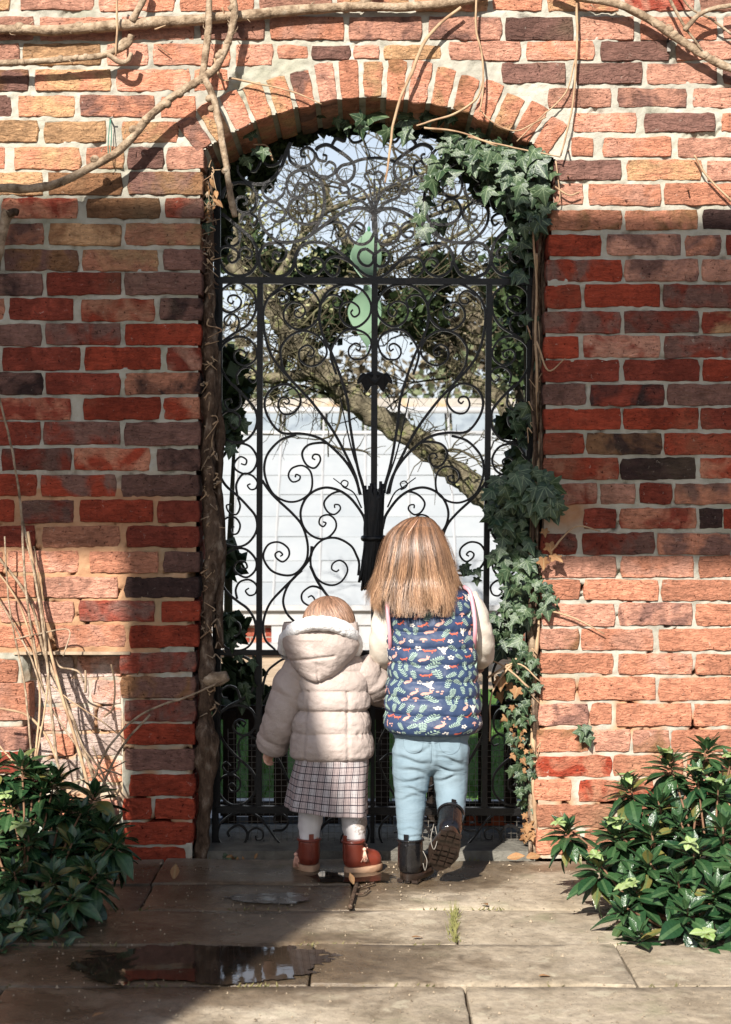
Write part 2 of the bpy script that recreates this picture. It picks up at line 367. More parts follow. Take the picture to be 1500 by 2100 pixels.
# puddles
def puddle(cx, cy, rx, ry, seed, z=.006, label='', mat=None):
    h = .0045; xs = np.arange(-1.5 * rx, 1.5 * rx, h); ys = np.arange(-1.5 * ry, 1.5 * ry, h); V = []; F = []; ix = {}
    def vid(i, j):
        if (i, j) not in ix: ix[(i, j)] = len(V); V.append((cx + xs[0] + i * h, cy + ys[0] + j * h, z))
        return ix[(i, j)]
    for i, x in enumerate(xs):
        for j, y in enumerate(ys):
            f = 1.06 - (abs(x / rx) ** 2.7 + abs(y / ry) ** 2.7) ** (1 / 2.7) + .34 * nz(x * 7 + seed, y * 14, seed) + .20 * nz(x * 24 + seed, y * 44, 3) + .10 * nz(x * 80, y * 110 + seed, 6)
            if f > .12: F.append([vid(i, j), vid(i + 1, j), vid(i + 1, j + 1), vid(i, j + 1)])
    return tag(mk('puddle', V, F, mat or M_water, smooth=False), label, 'puddle', 'rain puddles on the paving')
t = NT('puddle_water'); c = t.coord('Object'); nb = t.noise(c, 14, 4, .6)
M_water = t.out(t.ramp(t.noise(c, 8, 4), [(0.3, (.018, .012, .008)), (0.7, (.05, .035, .024))]), .035, t.bump(nb, .05, .004), .55)
t = NT('thin_wet_film'); c = t.coord('Object'); M_film = t.out(t.ramp(t.noise(c, 20, 5), [(0.3, (.05, .042, .033)), (0.7, (.13, .108, .085))]), t.ramp(t.noise(c, 30, 4), [(0.35, .16), (0.65, .38)]), t.bump(t.noise(c, 60, 5), .12, .004), .6)
puddle(gx(395, 1982), yd(1979), .30, .165, 1.3, .005, 'largest rain puddle, mirroring the red bricks at lower left')
puddle(gx(545, 1845), yd(1847), .115, .06, 4.1, .006, 'small oval puddle on the paving behind the toddler', M_film)
puddle(gx(725, 1803), yd(1805), .14, .07, 7.7, .007, 'wet patch between the brown boots and the black boot')

# ---------------------------------------------------------------- the brick wall
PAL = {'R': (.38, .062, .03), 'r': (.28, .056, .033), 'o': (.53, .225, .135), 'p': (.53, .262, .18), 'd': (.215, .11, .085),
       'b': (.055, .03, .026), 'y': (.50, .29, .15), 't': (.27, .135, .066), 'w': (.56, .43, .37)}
wall = thing('garden_wall', (0, .15, 0), 'old red brick garden wall with an arched doorway and pale mortar', 'wall')
MASK = []           # brick corner polygons, for the mortar relief
BR = []
def brick_geo(cs, yf, depth, seed, ch=.0032, jit=.0026):
    c = np.array(cs, float); n = len(c); out = []; nrm = []
    ctr = c.mean(0)
    for i in range(n):
        a, b = c[i], c[(i + 1) % n]; L = np.linalg.norm(b - a); m = max(3, int(L / .021)); nn = np.array([(b - a)[1], -(b - a)[0]]) / L
        if np.dot(nn, (a + b) / 2 - ctr) < 0: nn = -nn
        for k in range(m):
            f = k / m; q = a + (b - a) * f
            e = min(f, 1 - f) * L
            pull = .0035 * max(0, 1 - e / .012)
            out.append(q + nn * (jit * 1.6 * nz(q[0] * 30 + seed, q[1] * 30, seed * 3.1) + jit * nz(q[0] * 75, q[1] * 75 + seed, seed)) - (q - ctr) / np.linalg.norm(q - ctr) * pull)
    out = np.array(out); m = len(out); v = ctr - out
    inn = out + v / np.linalg.norm(v, axis=1)[:, None] * ch
    tx, tz = R.uniform(-.012, .012), R.uniform(-.03, .03)
    def yy(q, e): return yf + e + (q[0] - ctr[0]) * tx + (q[1] - ctr[1]) * tz + .0022 * nz(q[0] * 20 + seed, q[1] * 20, 1.7)
    mid = ctr + (inn - ctr) * .55
    V = [(q[0], yf + depth, q[1]) for q in out] + [(q[0], yy(q, .004), q[1]) for q in out] + [(q[0], yy(q, 0), q[1]) for q in inn] + [(q[0], yy(q, -.001), q[1]) for q in mid]
    F = []
    for r in range(3): F += [[r * m + i, r * m + (i + 1) % m, (r + 1) * m + (i + 1) % m, (r + 1) * m + i] for i in range(m)]
    F.append([3 * m + i for i in range(m)])
    return V, F, ctr
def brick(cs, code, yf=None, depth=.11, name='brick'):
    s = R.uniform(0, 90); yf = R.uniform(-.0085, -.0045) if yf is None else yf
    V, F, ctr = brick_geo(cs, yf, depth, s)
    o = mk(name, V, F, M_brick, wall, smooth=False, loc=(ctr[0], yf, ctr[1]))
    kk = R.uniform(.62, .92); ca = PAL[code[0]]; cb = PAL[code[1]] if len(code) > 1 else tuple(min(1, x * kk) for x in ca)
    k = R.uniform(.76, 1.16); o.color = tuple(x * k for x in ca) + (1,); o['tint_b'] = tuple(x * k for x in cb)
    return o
def rect(px0, px1, py0, py1, Y=0.0):
    a, b = P(px0 - 1, py1 + 1, Y), P(px1 + 1, py0 - 1, Y)
    tl, tr = R.uniform(-1.5, 1.5) / 660, R.uniform(-1.5, 1.5) / 660
    return [(a.x, a.z + tl), (b.x, a.z + tr), (b.x, b.z + tr), (a.x, b.z + tl)]
def course(py0, py1, items):
    for it in items:
        x0, x1, code = it[:3]
        q = rect(x0, x1, py0, py1); MASK.append(q); brick(q, code)
rows = [  # own brick tones plus painted light: pinker in sunlit courses, redder in shade
 (-18, 22, [(-60, 22, 'yp'), (42, 192, 'p'), (205, 358, 'op'), (370, 520, 'o'), (532, 680, 'p'), (692, 840, 'yo'), (852, 1000, 'yo'), (1012, 1112, 'o'), (1124, 1270, 'yo'), (1282, 1424, 'rp'), (1436, 1560, 'p')]),
 (36, 82, [(-60, 70, 'p'), (82, 238, 'po'), (250, 400, 'p'), (412, 543, 'pd'), (555, 705, 'op'), (716, 865, 'pd'), (880, 1028, 'pd'), (1037, 1175, 'd'), (1188, 1300, 'p'), (1313, 1470, 'po'), (1484, 1560, 'p')]),
 (91, 134, [(-60, 40, 'p'), (47, 208, 'y'), (220, 305, 'yp'), (315, 472, 'op'), (484, 560, 'op')]),
 (86, 124, [(922, 1068, 'p'), (1080, 1218, 'op'), (1232, 1372, 'd'), (1388, 1560, 'p')]),
 (95, 122, [(570, 632, 'op'), (640, 718, 'd'), (726, 778, 'p'), (788, 905, 'y')]),
 (144, 187, [(-60, 60, 'dt'), (73, 228, 'yo'), (240, 390, 'op'), (398, 468, 'o')]),
 (131, 172, [(1030, 1160, 'd'), (1182, 1317, 'd'), (1327, 1471, 'dp'), (1484, 1560, 'd')]),
 (197, 240, [(-60, 25, 'd'), (38, 155, 'oy'), (165, 318, 'od'), (330, 402, 'o')]),
 (182, 220, [(1125, 1253, 'p'), (1267, 1408, 'pd'), (1420, 1560, 'p')]),
 (250, 292, [(-60, 78, 'y'), (92, 218, 'y'), (250, 366, 'yo')]),
 (233, 271, [(1176, 1305, 'op'), (1322, 1466, 'd'), (1480, 1560, 'o')]),
 (303, 347, [(-60, 12, 'o'), (30, 165, 'yo'), (178, 255, 'yo'), (262, 335, 'd'), (343, 418, 'p')]),
 (283, 321, [(1172, 1217, 'o'), (1237, 1377, 'po'), (1390, 1560, 'p')]),
 (354, 399, [(-60, 88, 'y'), (100, 250, 't'), (264, 417, 'td')]),
 (330, 370, [(1138, 1275, 'd'), (1285, 1439, 'yo'), (1450, 1560, 'p')]),
 (378, 421, [(1136, 1196, 'p'), (1208, 1355, 'op'), (1362, 1560, 'o')]),
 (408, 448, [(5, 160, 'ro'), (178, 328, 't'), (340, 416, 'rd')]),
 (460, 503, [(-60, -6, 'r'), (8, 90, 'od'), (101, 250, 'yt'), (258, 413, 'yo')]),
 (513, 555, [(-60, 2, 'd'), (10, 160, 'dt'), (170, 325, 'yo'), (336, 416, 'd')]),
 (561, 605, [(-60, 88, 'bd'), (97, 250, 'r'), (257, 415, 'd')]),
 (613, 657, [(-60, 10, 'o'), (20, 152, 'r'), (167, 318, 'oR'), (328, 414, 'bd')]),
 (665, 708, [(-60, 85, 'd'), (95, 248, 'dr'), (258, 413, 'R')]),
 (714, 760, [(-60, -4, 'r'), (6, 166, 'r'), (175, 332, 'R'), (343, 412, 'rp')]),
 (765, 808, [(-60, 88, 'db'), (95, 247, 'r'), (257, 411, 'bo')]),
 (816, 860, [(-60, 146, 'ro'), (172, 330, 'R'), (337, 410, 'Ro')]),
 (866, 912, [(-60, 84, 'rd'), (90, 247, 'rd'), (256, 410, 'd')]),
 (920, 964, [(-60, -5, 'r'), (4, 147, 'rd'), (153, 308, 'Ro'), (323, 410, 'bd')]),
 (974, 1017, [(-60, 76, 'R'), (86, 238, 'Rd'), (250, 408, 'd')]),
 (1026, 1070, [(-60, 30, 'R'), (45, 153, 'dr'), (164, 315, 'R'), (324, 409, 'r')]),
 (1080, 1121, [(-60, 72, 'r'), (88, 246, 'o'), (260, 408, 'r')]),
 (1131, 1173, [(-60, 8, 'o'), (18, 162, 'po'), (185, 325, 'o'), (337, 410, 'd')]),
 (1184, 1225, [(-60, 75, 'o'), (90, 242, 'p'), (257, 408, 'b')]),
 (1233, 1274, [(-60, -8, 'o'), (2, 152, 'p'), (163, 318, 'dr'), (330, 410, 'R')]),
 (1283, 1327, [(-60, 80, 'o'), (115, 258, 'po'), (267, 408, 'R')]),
 (1339, 1379, [(247, 402, 'dr')]), (1388, 1430, [(249, 401, 'td')]), (1436, 1478, [(256, 401, 'dr')]), (1486, 1527, [(256, 400, 'R')]),
 (1537, 1578, [(256, 400, 'd')]), (1587, 1630, [(266, 400, 'R')]), (1637, 1680, [(252, 311, 'R'), (319, 399, 'R')]), (1688, 1732, [(256, 398, 'R')]), (1738, 1772, [(250, 382, 'R')]),
 (1352, 1398, [(-60, 38, 'o')]), (1403, 1478, [(-60, 60, 'op')]), (1490, 1536, [(-60, 56, 'pd')]), (1542, 1584, [(-60, 50, 'r')]), (1592, 1634, [(-60, 58, 'o')]),
 (1642, 1684, [(-60, 40, 'o'), (50, 150, 'o'), (160, 244, 'p')]), (1692, 1734, [(-60, 90, 'r'), (100, 246, 'o')]), (1742, 1772, [(-60, 70, 'o'), (80, 240, 'r')]),
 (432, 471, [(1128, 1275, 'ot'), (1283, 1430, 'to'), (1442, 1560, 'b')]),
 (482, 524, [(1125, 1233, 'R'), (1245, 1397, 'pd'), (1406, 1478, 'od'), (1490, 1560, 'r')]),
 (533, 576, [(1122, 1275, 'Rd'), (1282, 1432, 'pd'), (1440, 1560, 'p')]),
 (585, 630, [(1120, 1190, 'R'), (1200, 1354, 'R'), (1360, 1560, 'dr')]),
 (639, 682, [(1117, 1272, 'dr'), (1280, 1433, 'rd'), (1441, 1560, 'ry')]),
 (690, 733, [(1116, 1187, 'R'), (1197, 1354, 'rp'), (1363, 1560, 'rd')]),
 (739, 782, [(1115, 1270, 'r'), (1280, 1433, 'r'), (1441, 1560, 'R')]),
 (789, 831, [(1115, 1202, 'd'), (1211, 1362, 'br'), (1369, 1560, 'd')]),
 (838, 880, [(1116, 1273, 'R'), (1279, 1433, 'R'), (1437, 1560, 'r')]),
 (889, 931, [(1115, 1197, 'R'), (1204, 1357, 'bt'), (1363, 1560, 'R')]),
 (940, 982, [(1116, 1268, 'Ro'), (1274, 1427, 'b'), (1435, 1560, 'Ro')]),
 (992, 1033, [(1150, 1225, 'pr'), (1231, 1303, 'p'), (1312, 1378, 'r'), (1384, 1560, 'do')]),
 (1044, 1084, [(1198, 1264, 'r'), (1272, 1428, 'ro'), (1434, 1482, 'b'), (1484, 1560, 'R')]),
 (1094, 1136, [(1110, 1183, 'dr'), (1195, 1342, 'dr'), (1349, 1498, 'od'), (1508, 1560, 'o')]),
 (1140, 1182, [(1112, 1264, 'p'), (1274, 1422, 'op'), (1434, 1560, 'o')]),
 (1189, 1230, [(1110, 1190, 'o'), (1198, 1350, 'o'), (1357, 1560, 'o')]),
 (1238, 1282, [(1112, 1260, 'p'), (1270, 1420, 'pd'), (1427, 1560, 'o')]),
 (1290, 1333, [(1108, 1187, 'pt'), (1192, 1340, 'op'), (1352, 1500, 'o'), (1510, 1560, 'o')]),
 (1341, 1381, [(1108, 1258, 'o'), (1268, 1420, 'op'), (1427, 1560, 'o')]),
 (1390, 1435, [(1106, 1180, 'o'), (1188, 1345, 'o'), (1352, 1500, 'o'), (1508, 1560, 'o')]),
 (1443, 1487, [(1105, 1206, 'pd'), (1211, 1255, 'o'), (1264, 1418, 'o'), (1424, 1560, 'o')]),
 (1497, 1541, [(1101, 1208, 'ot'), (1220, 1293, 'p'), (1298, 1372, 'tp'), (1376, 1560, 'o')]),
 (1550, 1591, [(1101, 1254, 'Ro'), (1258, 1400, 'o'), (1408, 1560, 'o')]),
 (1599, 1642, [(1097, 1172, 'o'), (1187, 1340, 'Ro'), (1350, 1500, 'o'), (1508, 1560, 'o')]),
 (1650, 1695, [(1103, 1260, 'o'), (1270, 1420, 'ro'), (1428, 1560, 'o')]),
 (1703, 1752, [(1100, 1190, 'o'), (1200, 1350, 'o'), (1360, 1560, 'o')]),
]
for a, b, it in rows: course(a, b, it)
# the arch: seventeen bricks on edge
AC = P(765, 814); RI, RO = 611 / 660, 691 / 660
vc = ['do', 'oy', 'op', 'oy', 'yo', 'do', 'dp', 'o', 'oy', 'ot', 'op', 'yo', 'ot', 'op', 'oy', 'o', 'op']
A0, A1 = -36.2, 36.2; st = (A1 - A0) / 17
def inside_arch(x, z, r): return (x - AC.x) ** 2 + (z - AC.z) ** 2 < r * r
VOU = []
for i in range(17):
    a0, a1 = rad(A0 + i * st + .42), rad(A0 + (i + 1) * st - .42); ri = RI + R.uniform(-.006, .006); ro = RO + R.uniform(-.012, .01)
    pol = lambda a, r: (AC.x + r * math.sin(a), AC.z + r * math.cos(a))
    q = [pol(a0, ri), pol(a1, ri), pol(a1, ro), pol(a0, ro)]; VOU.append((a0, a1, ri, ro))
    brick(q, vc[i], depth=.34, name='arch_brick')
# whitewashed bricks at the back of the small niche
NX0, NX1, NZ0, NZ1 = P(50, 0).x, P(247, 0).x, P(0, 1628).z, P(0, 1343).z
for a, b, it in [(1346, 1388, [(66, 150, 'w'), (158, 250, 'wp')]), (1395, 1442, [(60, 182, 'w'), (190, 250, 'wp')]), (1450, 1497, [(60, 138, 'wp'), (145, 194, 'w'), (202, 250, 'wp')]),
                 (1506, 1549, [(60, 150, 'wo'), (158, 250, 'w')]), (1558, 1602, [(60, 166, 'w'), (174, 250, 'wo')]), (1610, 1640, [(60, 120, 'wo'), (128, 250, 'w')])]:
    for x0, x1, cde in it: q = rect(x0, x1, a, b, .085); MASK.append(q); brick(q, cde, yf=.082, depth=.03)
V, F = box(P(30, 0).x, P(268, 0).x, -.011, .09, P(0, 1342).z, P(0, 1336).z); mk('slate_lintel', V, F, simple('lintel_slate', (.22, .17, .12), (.40, .30, .21), 12, .9, (60, .6, .004), .1), wall, smooth=False)
# mortar: one relief sheet, recessed behind the brick faces and smeared over their edges
hs = .006; xs = np.arange(-1.3, 1.3001, hs); zs = np.arange(0, 2.76, hs); nx_, nz_ = len(xs), len(zs)
GX, GZ = np.meshgrid(xs, zs); cov = np.zeros_like(GX)
for q in MASK:
    q = np.array(q); i0, i1 = np.searchsorted(xs, [q[:, 0].min() + .003, q[:, 0].max() - .003]); j0, j1 = np.searchsorted(zs, [q[:, 1].min() + .003, q[:, 1].max() - .003]); cov[j0:j1, i0:i1] = 1
rr = np.hypot(GX - AC.x, GZ - AC.z); aa = np.arctan2(GX - AC.x, GZ - AC.z)
for a0, a1, ri, ro in VOU: cov[(rr > ri) & (rr < ro - .003) & (aa > a0 + .003) & (aa < a1 - .003)] = 1
OX0, OX1 = P(414, 0).x, P(1110, 0).x
def jamb(z, side):                                  # the old jambs lean a little
    py = 1050 + (H - np.asarray(z)) * 660
    return (np.interp(py, [330, 1000, 1400, 1770], [416, 409, 401, 398]) - 750) / 660 if side < 0 else (np.interp(py, [330, 430, 500, 650, 900, 1200, 1550, 1770], [1136, 1130, 1124, 1117, 1115, 1110, 1101, 1098]) - 750) / 660
opening = (GX > jamb(GZ, -1) - .004) & (GX < jamb(GZ, 1) + .004) & ((rr < RI + .001) | (GZ < P(0, 330).z - .02)) & (GZ < AC.z + RI + .02)
niche = (GX > NX0) & (GX < NX1 + .004) & (GZ > NZ0) & (GZ < NZ1)
def noisegrid(sc, seed):
    return np.array([noise.noise(Vector((x * sc + seed, z * sc, seed))) for z in zs for x in xs]).reshape(nz_, nx_)
n1 = noisegrid(14, 3.1); n2 = noisegrid(55, 9.2)
yv = -.0015 + .0045 * n1 + .0042 * n2
holes = np.clip(n1 * 1.3 + n2 * .7 - .5, 0, 1) * .14; lowz = np.clip((1.15 - GZ) / .4, .12, 1); yv += holes * lowz
c2 = cov.copy()
c2 = (np.roll(c2, 1, 0) + np.roll(c2, -1, 0) + np.roll(c2, 1, 1) + np.roll(c2, -1, 1) + c2) / 5
yv += .03 * (c2 > .95)
yv[niche] += .088
rp = np.clip(((GX < P(330, 0).x) & (GZ < P(0, 1000).z) & (GZ > P(0, 1340).z)) * 1.0 + (GX < P(415, 0).x) * np.clip((P(0, 960).z - GZ) / .1, 0, 1) * np.clip((GZ - P(0, 1330).z) / .05, 0, 1) * .9
             + (GX > .5) * np.clip((P(0, 1330).z - GZ) / .12, 0, 1) * np.clip(.45 + n1 * 1.6, 0, 1) + (GX < 0) * (GZ < P(0, 1340).z) * np.clip(.3 + n1 * 2, 0, 1)
             + np.exp(-(((GX - P(1160, 0).x) / .075) ** 2 + ((GZ - P(0, 1050).z) / .05) ** 2)) * 1.4, 0, 1)
idx = np.arange(nx_ * nz_).reshape(nz_, nx_); ok = ~(opening[:-1, :-1] | opening[1:, 1:] | opening[1:, :-1] | opening[:-1, 1:])
Fq = np.stack([idx[:-1, :-1], idx[:-1, 1:], idx[1:, 1:], idx[1:, :-1]], -1)[ok].tolist()
mo = mk('mortar', np.stack([GX.ravel(), yv.ravel(), GZ.ravel()], 1), Fq, M_mortar, wall)
at = mo.data.attributes.new('repoint', 'FLOAT', 'POINT'); at.data.foreach_set('value', rp.ravel().astype(np.float32))
# wall core, jamb reveals, top
core = MB(); WT = 2.78
def cbox(*a): V, F = box(*a); core.add(V, F)
for sd in (-1, 1):
    zz_ = [-.05] + [float(P(0, q).z) for q in (1550, 1200, 900, 650, 500, 430, 330)] + [WT]
    for z0, z1 in zip(zz_[:-1], zz_[1:]):
        a0, a1 = float(jamb(z0, sd)) + sd * .006, float(jamb(z1, sd)) + sd * .006; e = sd * 3.2
        V = [(e, .112, z0), (a0, .112, z0), (a0, .34, z0), (e, .34, z0), (e, .112, z1), (a1, .112, z1), (a1, .34, z1), (e, .34, z1)]
        core.add(V, [[3, 2, 1, 0], [4, 5, 6, 7], [0, 1, 5, 4], [1, 2, 6, 5], [2, 3, 7, 6], [3, 0, 4, 7]])
na = 24; az = [(AC.x + (RI + .008) * math.sin(rad(A0 + (A1 - A0) * i / na)), AC.z + (RI + .008) * math.cos(rad(A0 + (A1 - A0) * i / na))) for i in range(na + 1)]
for (x0, z0), (x1, z1) in zip(az[:-1], az[1:]):
    x0, x1 = max(x0, OX0), min(x1, OX1)
    if x1 > x0:
        V = [(x0, .02, z0), (x1, .02, z1), (x1, .34, z1), (x0, .34, z0), (x0, .095, WT), (x1, .095, WT), (x1, .34, WT), (x0, .34, WT)]
        core.add(V, [[3, 2, 1, 0], [4, 5, 6, 7], [0, 1, 5, 4], [1, 2, 6, 5], [2, 3, 7, 6], [3, 0, 4, 7]])
cbox(-3.2, -1.302, .0, .094, -.05, WT); cbox(1.302, 3.2, .0, .094, -.05, WT); cbox(-1.302, 1.302, .0, .094, 2.758, WT)
core.obj('wall_core', M_mortar, wall, smooth=False)
sb = MB()
for side in (-1, 1):                                            # bricks of the reveals behind the front course
    z = .0
    while z < P(0, 330).z - .03:
        for y0, y1 in ((.112, .21), (.22, .335)):
            xx = float(jamb(z + .03, side)); f = R.uniform(-.004, .003)
            V, F = box(xx - .06, xx + .004 + f, y0, y1, z + .006, z + .07) if side < 0 else box(xx - .004 - f, xx + .06, y0, y1, z + .006, z + .07); sb.add(V, F)
        z += .0765
z = -.01; k = 0
while z < 2.70:                                                 # the wall goes on outside the frame
    for x0, x1 in ((-3.2, -1.232), (1.232, 3.2)) if z < 2.68 else ((-3.2, 3.2),):
        x = x0 - (.115 if k % 2 else 0)
        while x < x1 - .02:
            a, b_ = max(x, x0) + .005, min(x + .222, x1)
            if b_ - a > .03: V, F = box(a, b_, -.006 + R.uniform(-.002, .002), .05, z + .006, z + .07); sb.add(V, F)
            x += .23
    z += .0765; k += 1
o = sb.obj('outer_bricks', M_brick, wall, smooth=False, kind='stuff'); o.color = PAL['r'] + (1,); o['tint_b'] = PAL['o']
# ---------------------------------------------------------------- unseen stone screen added behind the camera, shaped to cast shade on the wall
SL = 5.3
def back(px, py, Y=0.0):
    p = P(px, py, Y); k = (p.y + SL) / SDIR.y; return p - SDIR * k
M_shade_screen = simple('shade_screen_stone', (.24, .21, .17), (.36, .32, .26), 4, .9, (30, .6, .02), .2)
scr = thing('shade_screen', (-1.9, -SL, 0), 'tall pale stone screen with a pier and a broad lintel across the path', 'screen')  # unseen, added to shade the wall
a, b_ = back(200, 408), back(1300, 440); c_, d_ = back(200, 1082), back(1300, 1106)
def lin(p, q, x): t = (x - p.x) / (q.x - p.x); return p.z + (q.z - p.z) * t
x0, x1 = -6.0, 2.4
V = [(x0, -SL - .12, lin(c_, d_, x0)), (x1, -SL - .12, lin(c_, d_, x1)), (x1, -SL, lin(c_, d_, x1)), (x0, -SL, lin(c_, d_, x0)), (x0, -SL - .12, lin(a, b_, x0)), (x1, -SL - .12, lin(a, b_, x1)), (x1, -SL, lin(a, b_, x1)), (x0, -SL, lin(a, b_, x0))]
mk('shade_lintel', V, [[3, 2, 1, 0], [4, 5, 6, 7], [0, 1, 5, 4], [1, 2, 6, 5], [2, 3, 7, 6], [3, 0, 4, 7]], M_shade_screen, scr, smooth=False)
pl = back(256, 1100).x; pt = back(605, 1340, -.26).x; z1 = lin(c_, d_, pl) + .02
pb = back(722, 1818, yd(1818)); zb = pb.z; sl = (pt - pb.x) / (back(605, 1340, -.26).z - zb)
pr = lambda z: pb.x + (z - zb) * sl if z > zb else pb.x
V = []
for z in (-.03, zb, z1): V += [(pl, -SL - .12, z), (pr(z), -SL - .12, z), (pr(z), -SL, z), (pl, -SL, z)]
F = [[0, 1, 2, 3][::-1], [8, 9, 10, 11]] + [[r * 4 + i, r * 4 + (i + 1) % 4, r * 4 + 4 + (i + 1) % 4, r * 4 + 4 + i] for r in range(2) for i in range(4)]
mk('shade_pier', V, F, M_shade_screen, scr, smooth=False)
for q in (-5.9, 1.9): V, F = box(q, q + .5, -SL - .12, -SL, -.03, lin(c_, d_, q) + .03); mk('shade_pier', V, F, M_shade_screen, scr, smooth=False)
# ---------------------------------------------------------------- the wrought-iron gate and the panel above it
YG = .16
gate = thing('iron_gate', P(438, 1757, YG), 'tall black wrought iron gate of scrolls around a tied iron sheaf', 'gate')
over = thing('iron_overthrow', P(438, 578, YG), 'weathered iron scroll panel filling the arch above the gate bar', 'scroll panel')
def bar(name, pts, w, parent, depth=.014, Y=YG):
    b = MB(); pts = np.array(pts, float); m = len(pts)
    T = np.gradient(pts, axis=0); T /= np.linalg.norm(T, axis=1)[:, None] + 1e-9; N = np.stack([-T[:, 1], T[:, 0]], 1)
    w = np.interp(np.linspace(0, 1, m), np.linspace(0, 1, len(w)), w) if hasattr(w, '__len__') else np.full(m, w)
    V = []
    for p, n, ww in zip(pts, N, w):
        wob = .6 * nz(p[0] * .05, p[1] * .05, 2)
        for sg, yo in ((-1, -1), (1, -1), (1, 1), (-1, 1)):
            q = p + n * sg * (ww / 2 + .25 * wob); v = P(q[0], q[1], YG); v.y = Y + yo * depth / 2 + wob * .002; V.append(tuple(v))
    F = [[4 * i + j, 4 * i + (j + 1) % 4, 4 * i + 4 + (j + 1) % 4, 4 * i + 4 + j] for i in range(m - 1) for j in range(4)] + [[3, 2, 1, 0], [4 * m - 4, 4 * m - 3, 4 * m - 2, 4 * m - 1]]
    return mk(name, V, F, M_iron, parent, smooth=False)
def scroll(parent, pts, w0=5.0, w1=3.2, Y=None):
    if parent is over: w0, w1 = w0 + .9, w1 + .9
    p = cr(pts, 5); bar('scroll', p, (w0, (w0 + w1) / 2, w1), parent, .013, YG + (R.uniform(-.004, .004) if Y is None else Y))
AX = 768.0
def both(parent, pts, w0=5.0, w1=3.2):
    scroll(parent, pts, w0, w1)
    jx, jy = R.uniform(-2, 2), R.uniform(-2, 2)
    scroll(parent, [(2 * AX - x + jx, y + jy) for x, y in pts], w0, w1)
ln = lambda a, b, m=24: [(a[0] + (b[0] - a[0]) * i / m, a[1] + (b[1] - a[1]) * i / m) for i in range(m + 1)]
bar('stile', ln((446, 345), (441, 1757)), 13, over, .022, YG + .012); bar('stile', ln((1094, 345), (1088, 1757)), 13, over, .022, YG + .012)
bar('frame_bar', ln((446, 575), (1096, 579)), 13, gate, .024)
bar('frame_bar', ln((453, 582), (448, 1664)), 8, gate, .02); bar('frame_bar', ln((1085, 582), (1080, 1664)), 8, gate, .02)
bar('frame_bar', ln((534, 580), (531, 1660)), 12, gate, .02); bar('frame_bar', ln((1004, 580), (993, 1660)), 12, gate, .02)
bar('frame_bar', ln((769, 580), (767, 1105)), 13, gate, .02); bar('frame_bar', ln((766, 1190), (764, 1740)), 9, gate, .018)
bar('frame_bar', ln((446, 1338), (1088, 1340)), 11, gate, .02); bar('frame_bar', ln((444, 1659), (1086, 1664)), 15, gate, .024); bar('frame_bar', ln((444, 1748), (1086, 1752)), 8, gate, .018)
# main panel
both(gate, [(747, 1005), (732, 950), (718, 869), (712, 816), (686, 737), (663, 687), (655, 652), (659, 622), (674, 597), (704, 584), (739, 592), (760, 620), (757, 650), (732, 671), (708, 664), (697, 644), (701, 626), (719, 619), (735, 629), (737, 643), (727, 650), (720, 642), (724, 635)], 6)
both(gate, [(661, 621), (673, 607), (691, 606), (703, 617), (697, 630), (686, 629), (683, 619), (690, 615)], 4, 2.6)
both(gate, [(690, 768), (679, 732), (681, 714), (689, 699), (704, 681), (724, 675), (750, 684), (762, 704), (750, 732), (727, 737), (716, 727), (717, 713), (729, 704), (739, 709), (737, 719), (730, 715)], 5)
both(gate, [(738, 1012), (729, 975), (706, 925), (679, 877), (641, 826), (618, 801), (577, 757), (554, 722), (542, 674), (542, 631), (562, 600), (598, 581), (636, 593), (657, 624), (651, 656), (628, 675), (603, 674), (584, 656), (584, 636), (600, 620), (621, 626), (626, 642), (615, 652), (604, 645), (608, 636), (614, 640)], 6)
both(gate, [(558, 606), (577, 595), (592, 605), (589, 619), (577, 622), (574, 613), (581, 611)], 4, 2.6)
both(gate, [(600, 782), (582, 757), (577, 737), (577, 712), (598, 687), (628, 679), (658, 694), (671, 722), (658, 744), (636, 751), (616, 738), (615, 718), (631, 708), (644, 718), (641, 730), (632, 729), (634, 721)], 5)
both(gate, [(740, 1015), (727, 975), (704, 940), (669, 907), (643, 894), (615, 889), (577, 887), (552, 859), (543, 826), (557, 798), (587, 788), (610, 803), (617, 826), (603, 846), (582, 849), (571, 834), (575, 818), (587, 815), (594, 823), (588, 829), (583, 824)], 6)
both(gate, [(608, 892), (577, 902), (552, 927), (543, 952), (545, 980), (560, 1012), (587, 1028), (613, 1027), (635, 1012), (641, 991), (637, 967), (621, 955), (600, 960), (592, 975), (600, 988), (613, 985), (616, 977), (608, 973), (606, 979)], 5)
both(gate, [(672, 909), (656, 908), (632, 913), (620, 930), (628, 952), (645, 960), (657, 946), (655, 934), (645, 932), (641, 939), (647, 943)], 5)
both(gate, [(538, 985), (548, 1000), (560, 1015), (573, 1028), (600, 1053), (619, 1076), (629, 1103), (632, 1129), (627, 1153), (608, 1175), (587, 1180), (560, 1172), (544, 1153), (541, 1135), (552, 1116), (573, 1112), (591, 1124), (593, 1140), (581, 1152), (568, 1145), (565, 1136), (573, 1131), (580, 1137), (575, 1141)], 5.5)
both(gate, [(752, 1085), (749, 1070), (744, 1055), (725, 1028), (707, 1012), (688, 1003), (667, 1000), (645, 1007), (627, 1023), (617, 1049), (621, 1076), (635, 1095), (656, 1105), (675, 1101), (689, 1084), (688, 1067), (675, 1056), (659, 1060), (655, 1073), (663, 1080), (669, 1073), (663, 1070)], 6)
both(gate, [(715, 1017), (699, 1008), (679, 1014), (665, 1031), (672, 1049), (686, 1055), (698, 1045), (696, 1036), (687, 1035), (687, 1042)], 4.5, 3)
both(gate, [(742, 1042), (727, 1012), (709, 1000), (696, 990), (684, 981)], 3.5, 2)
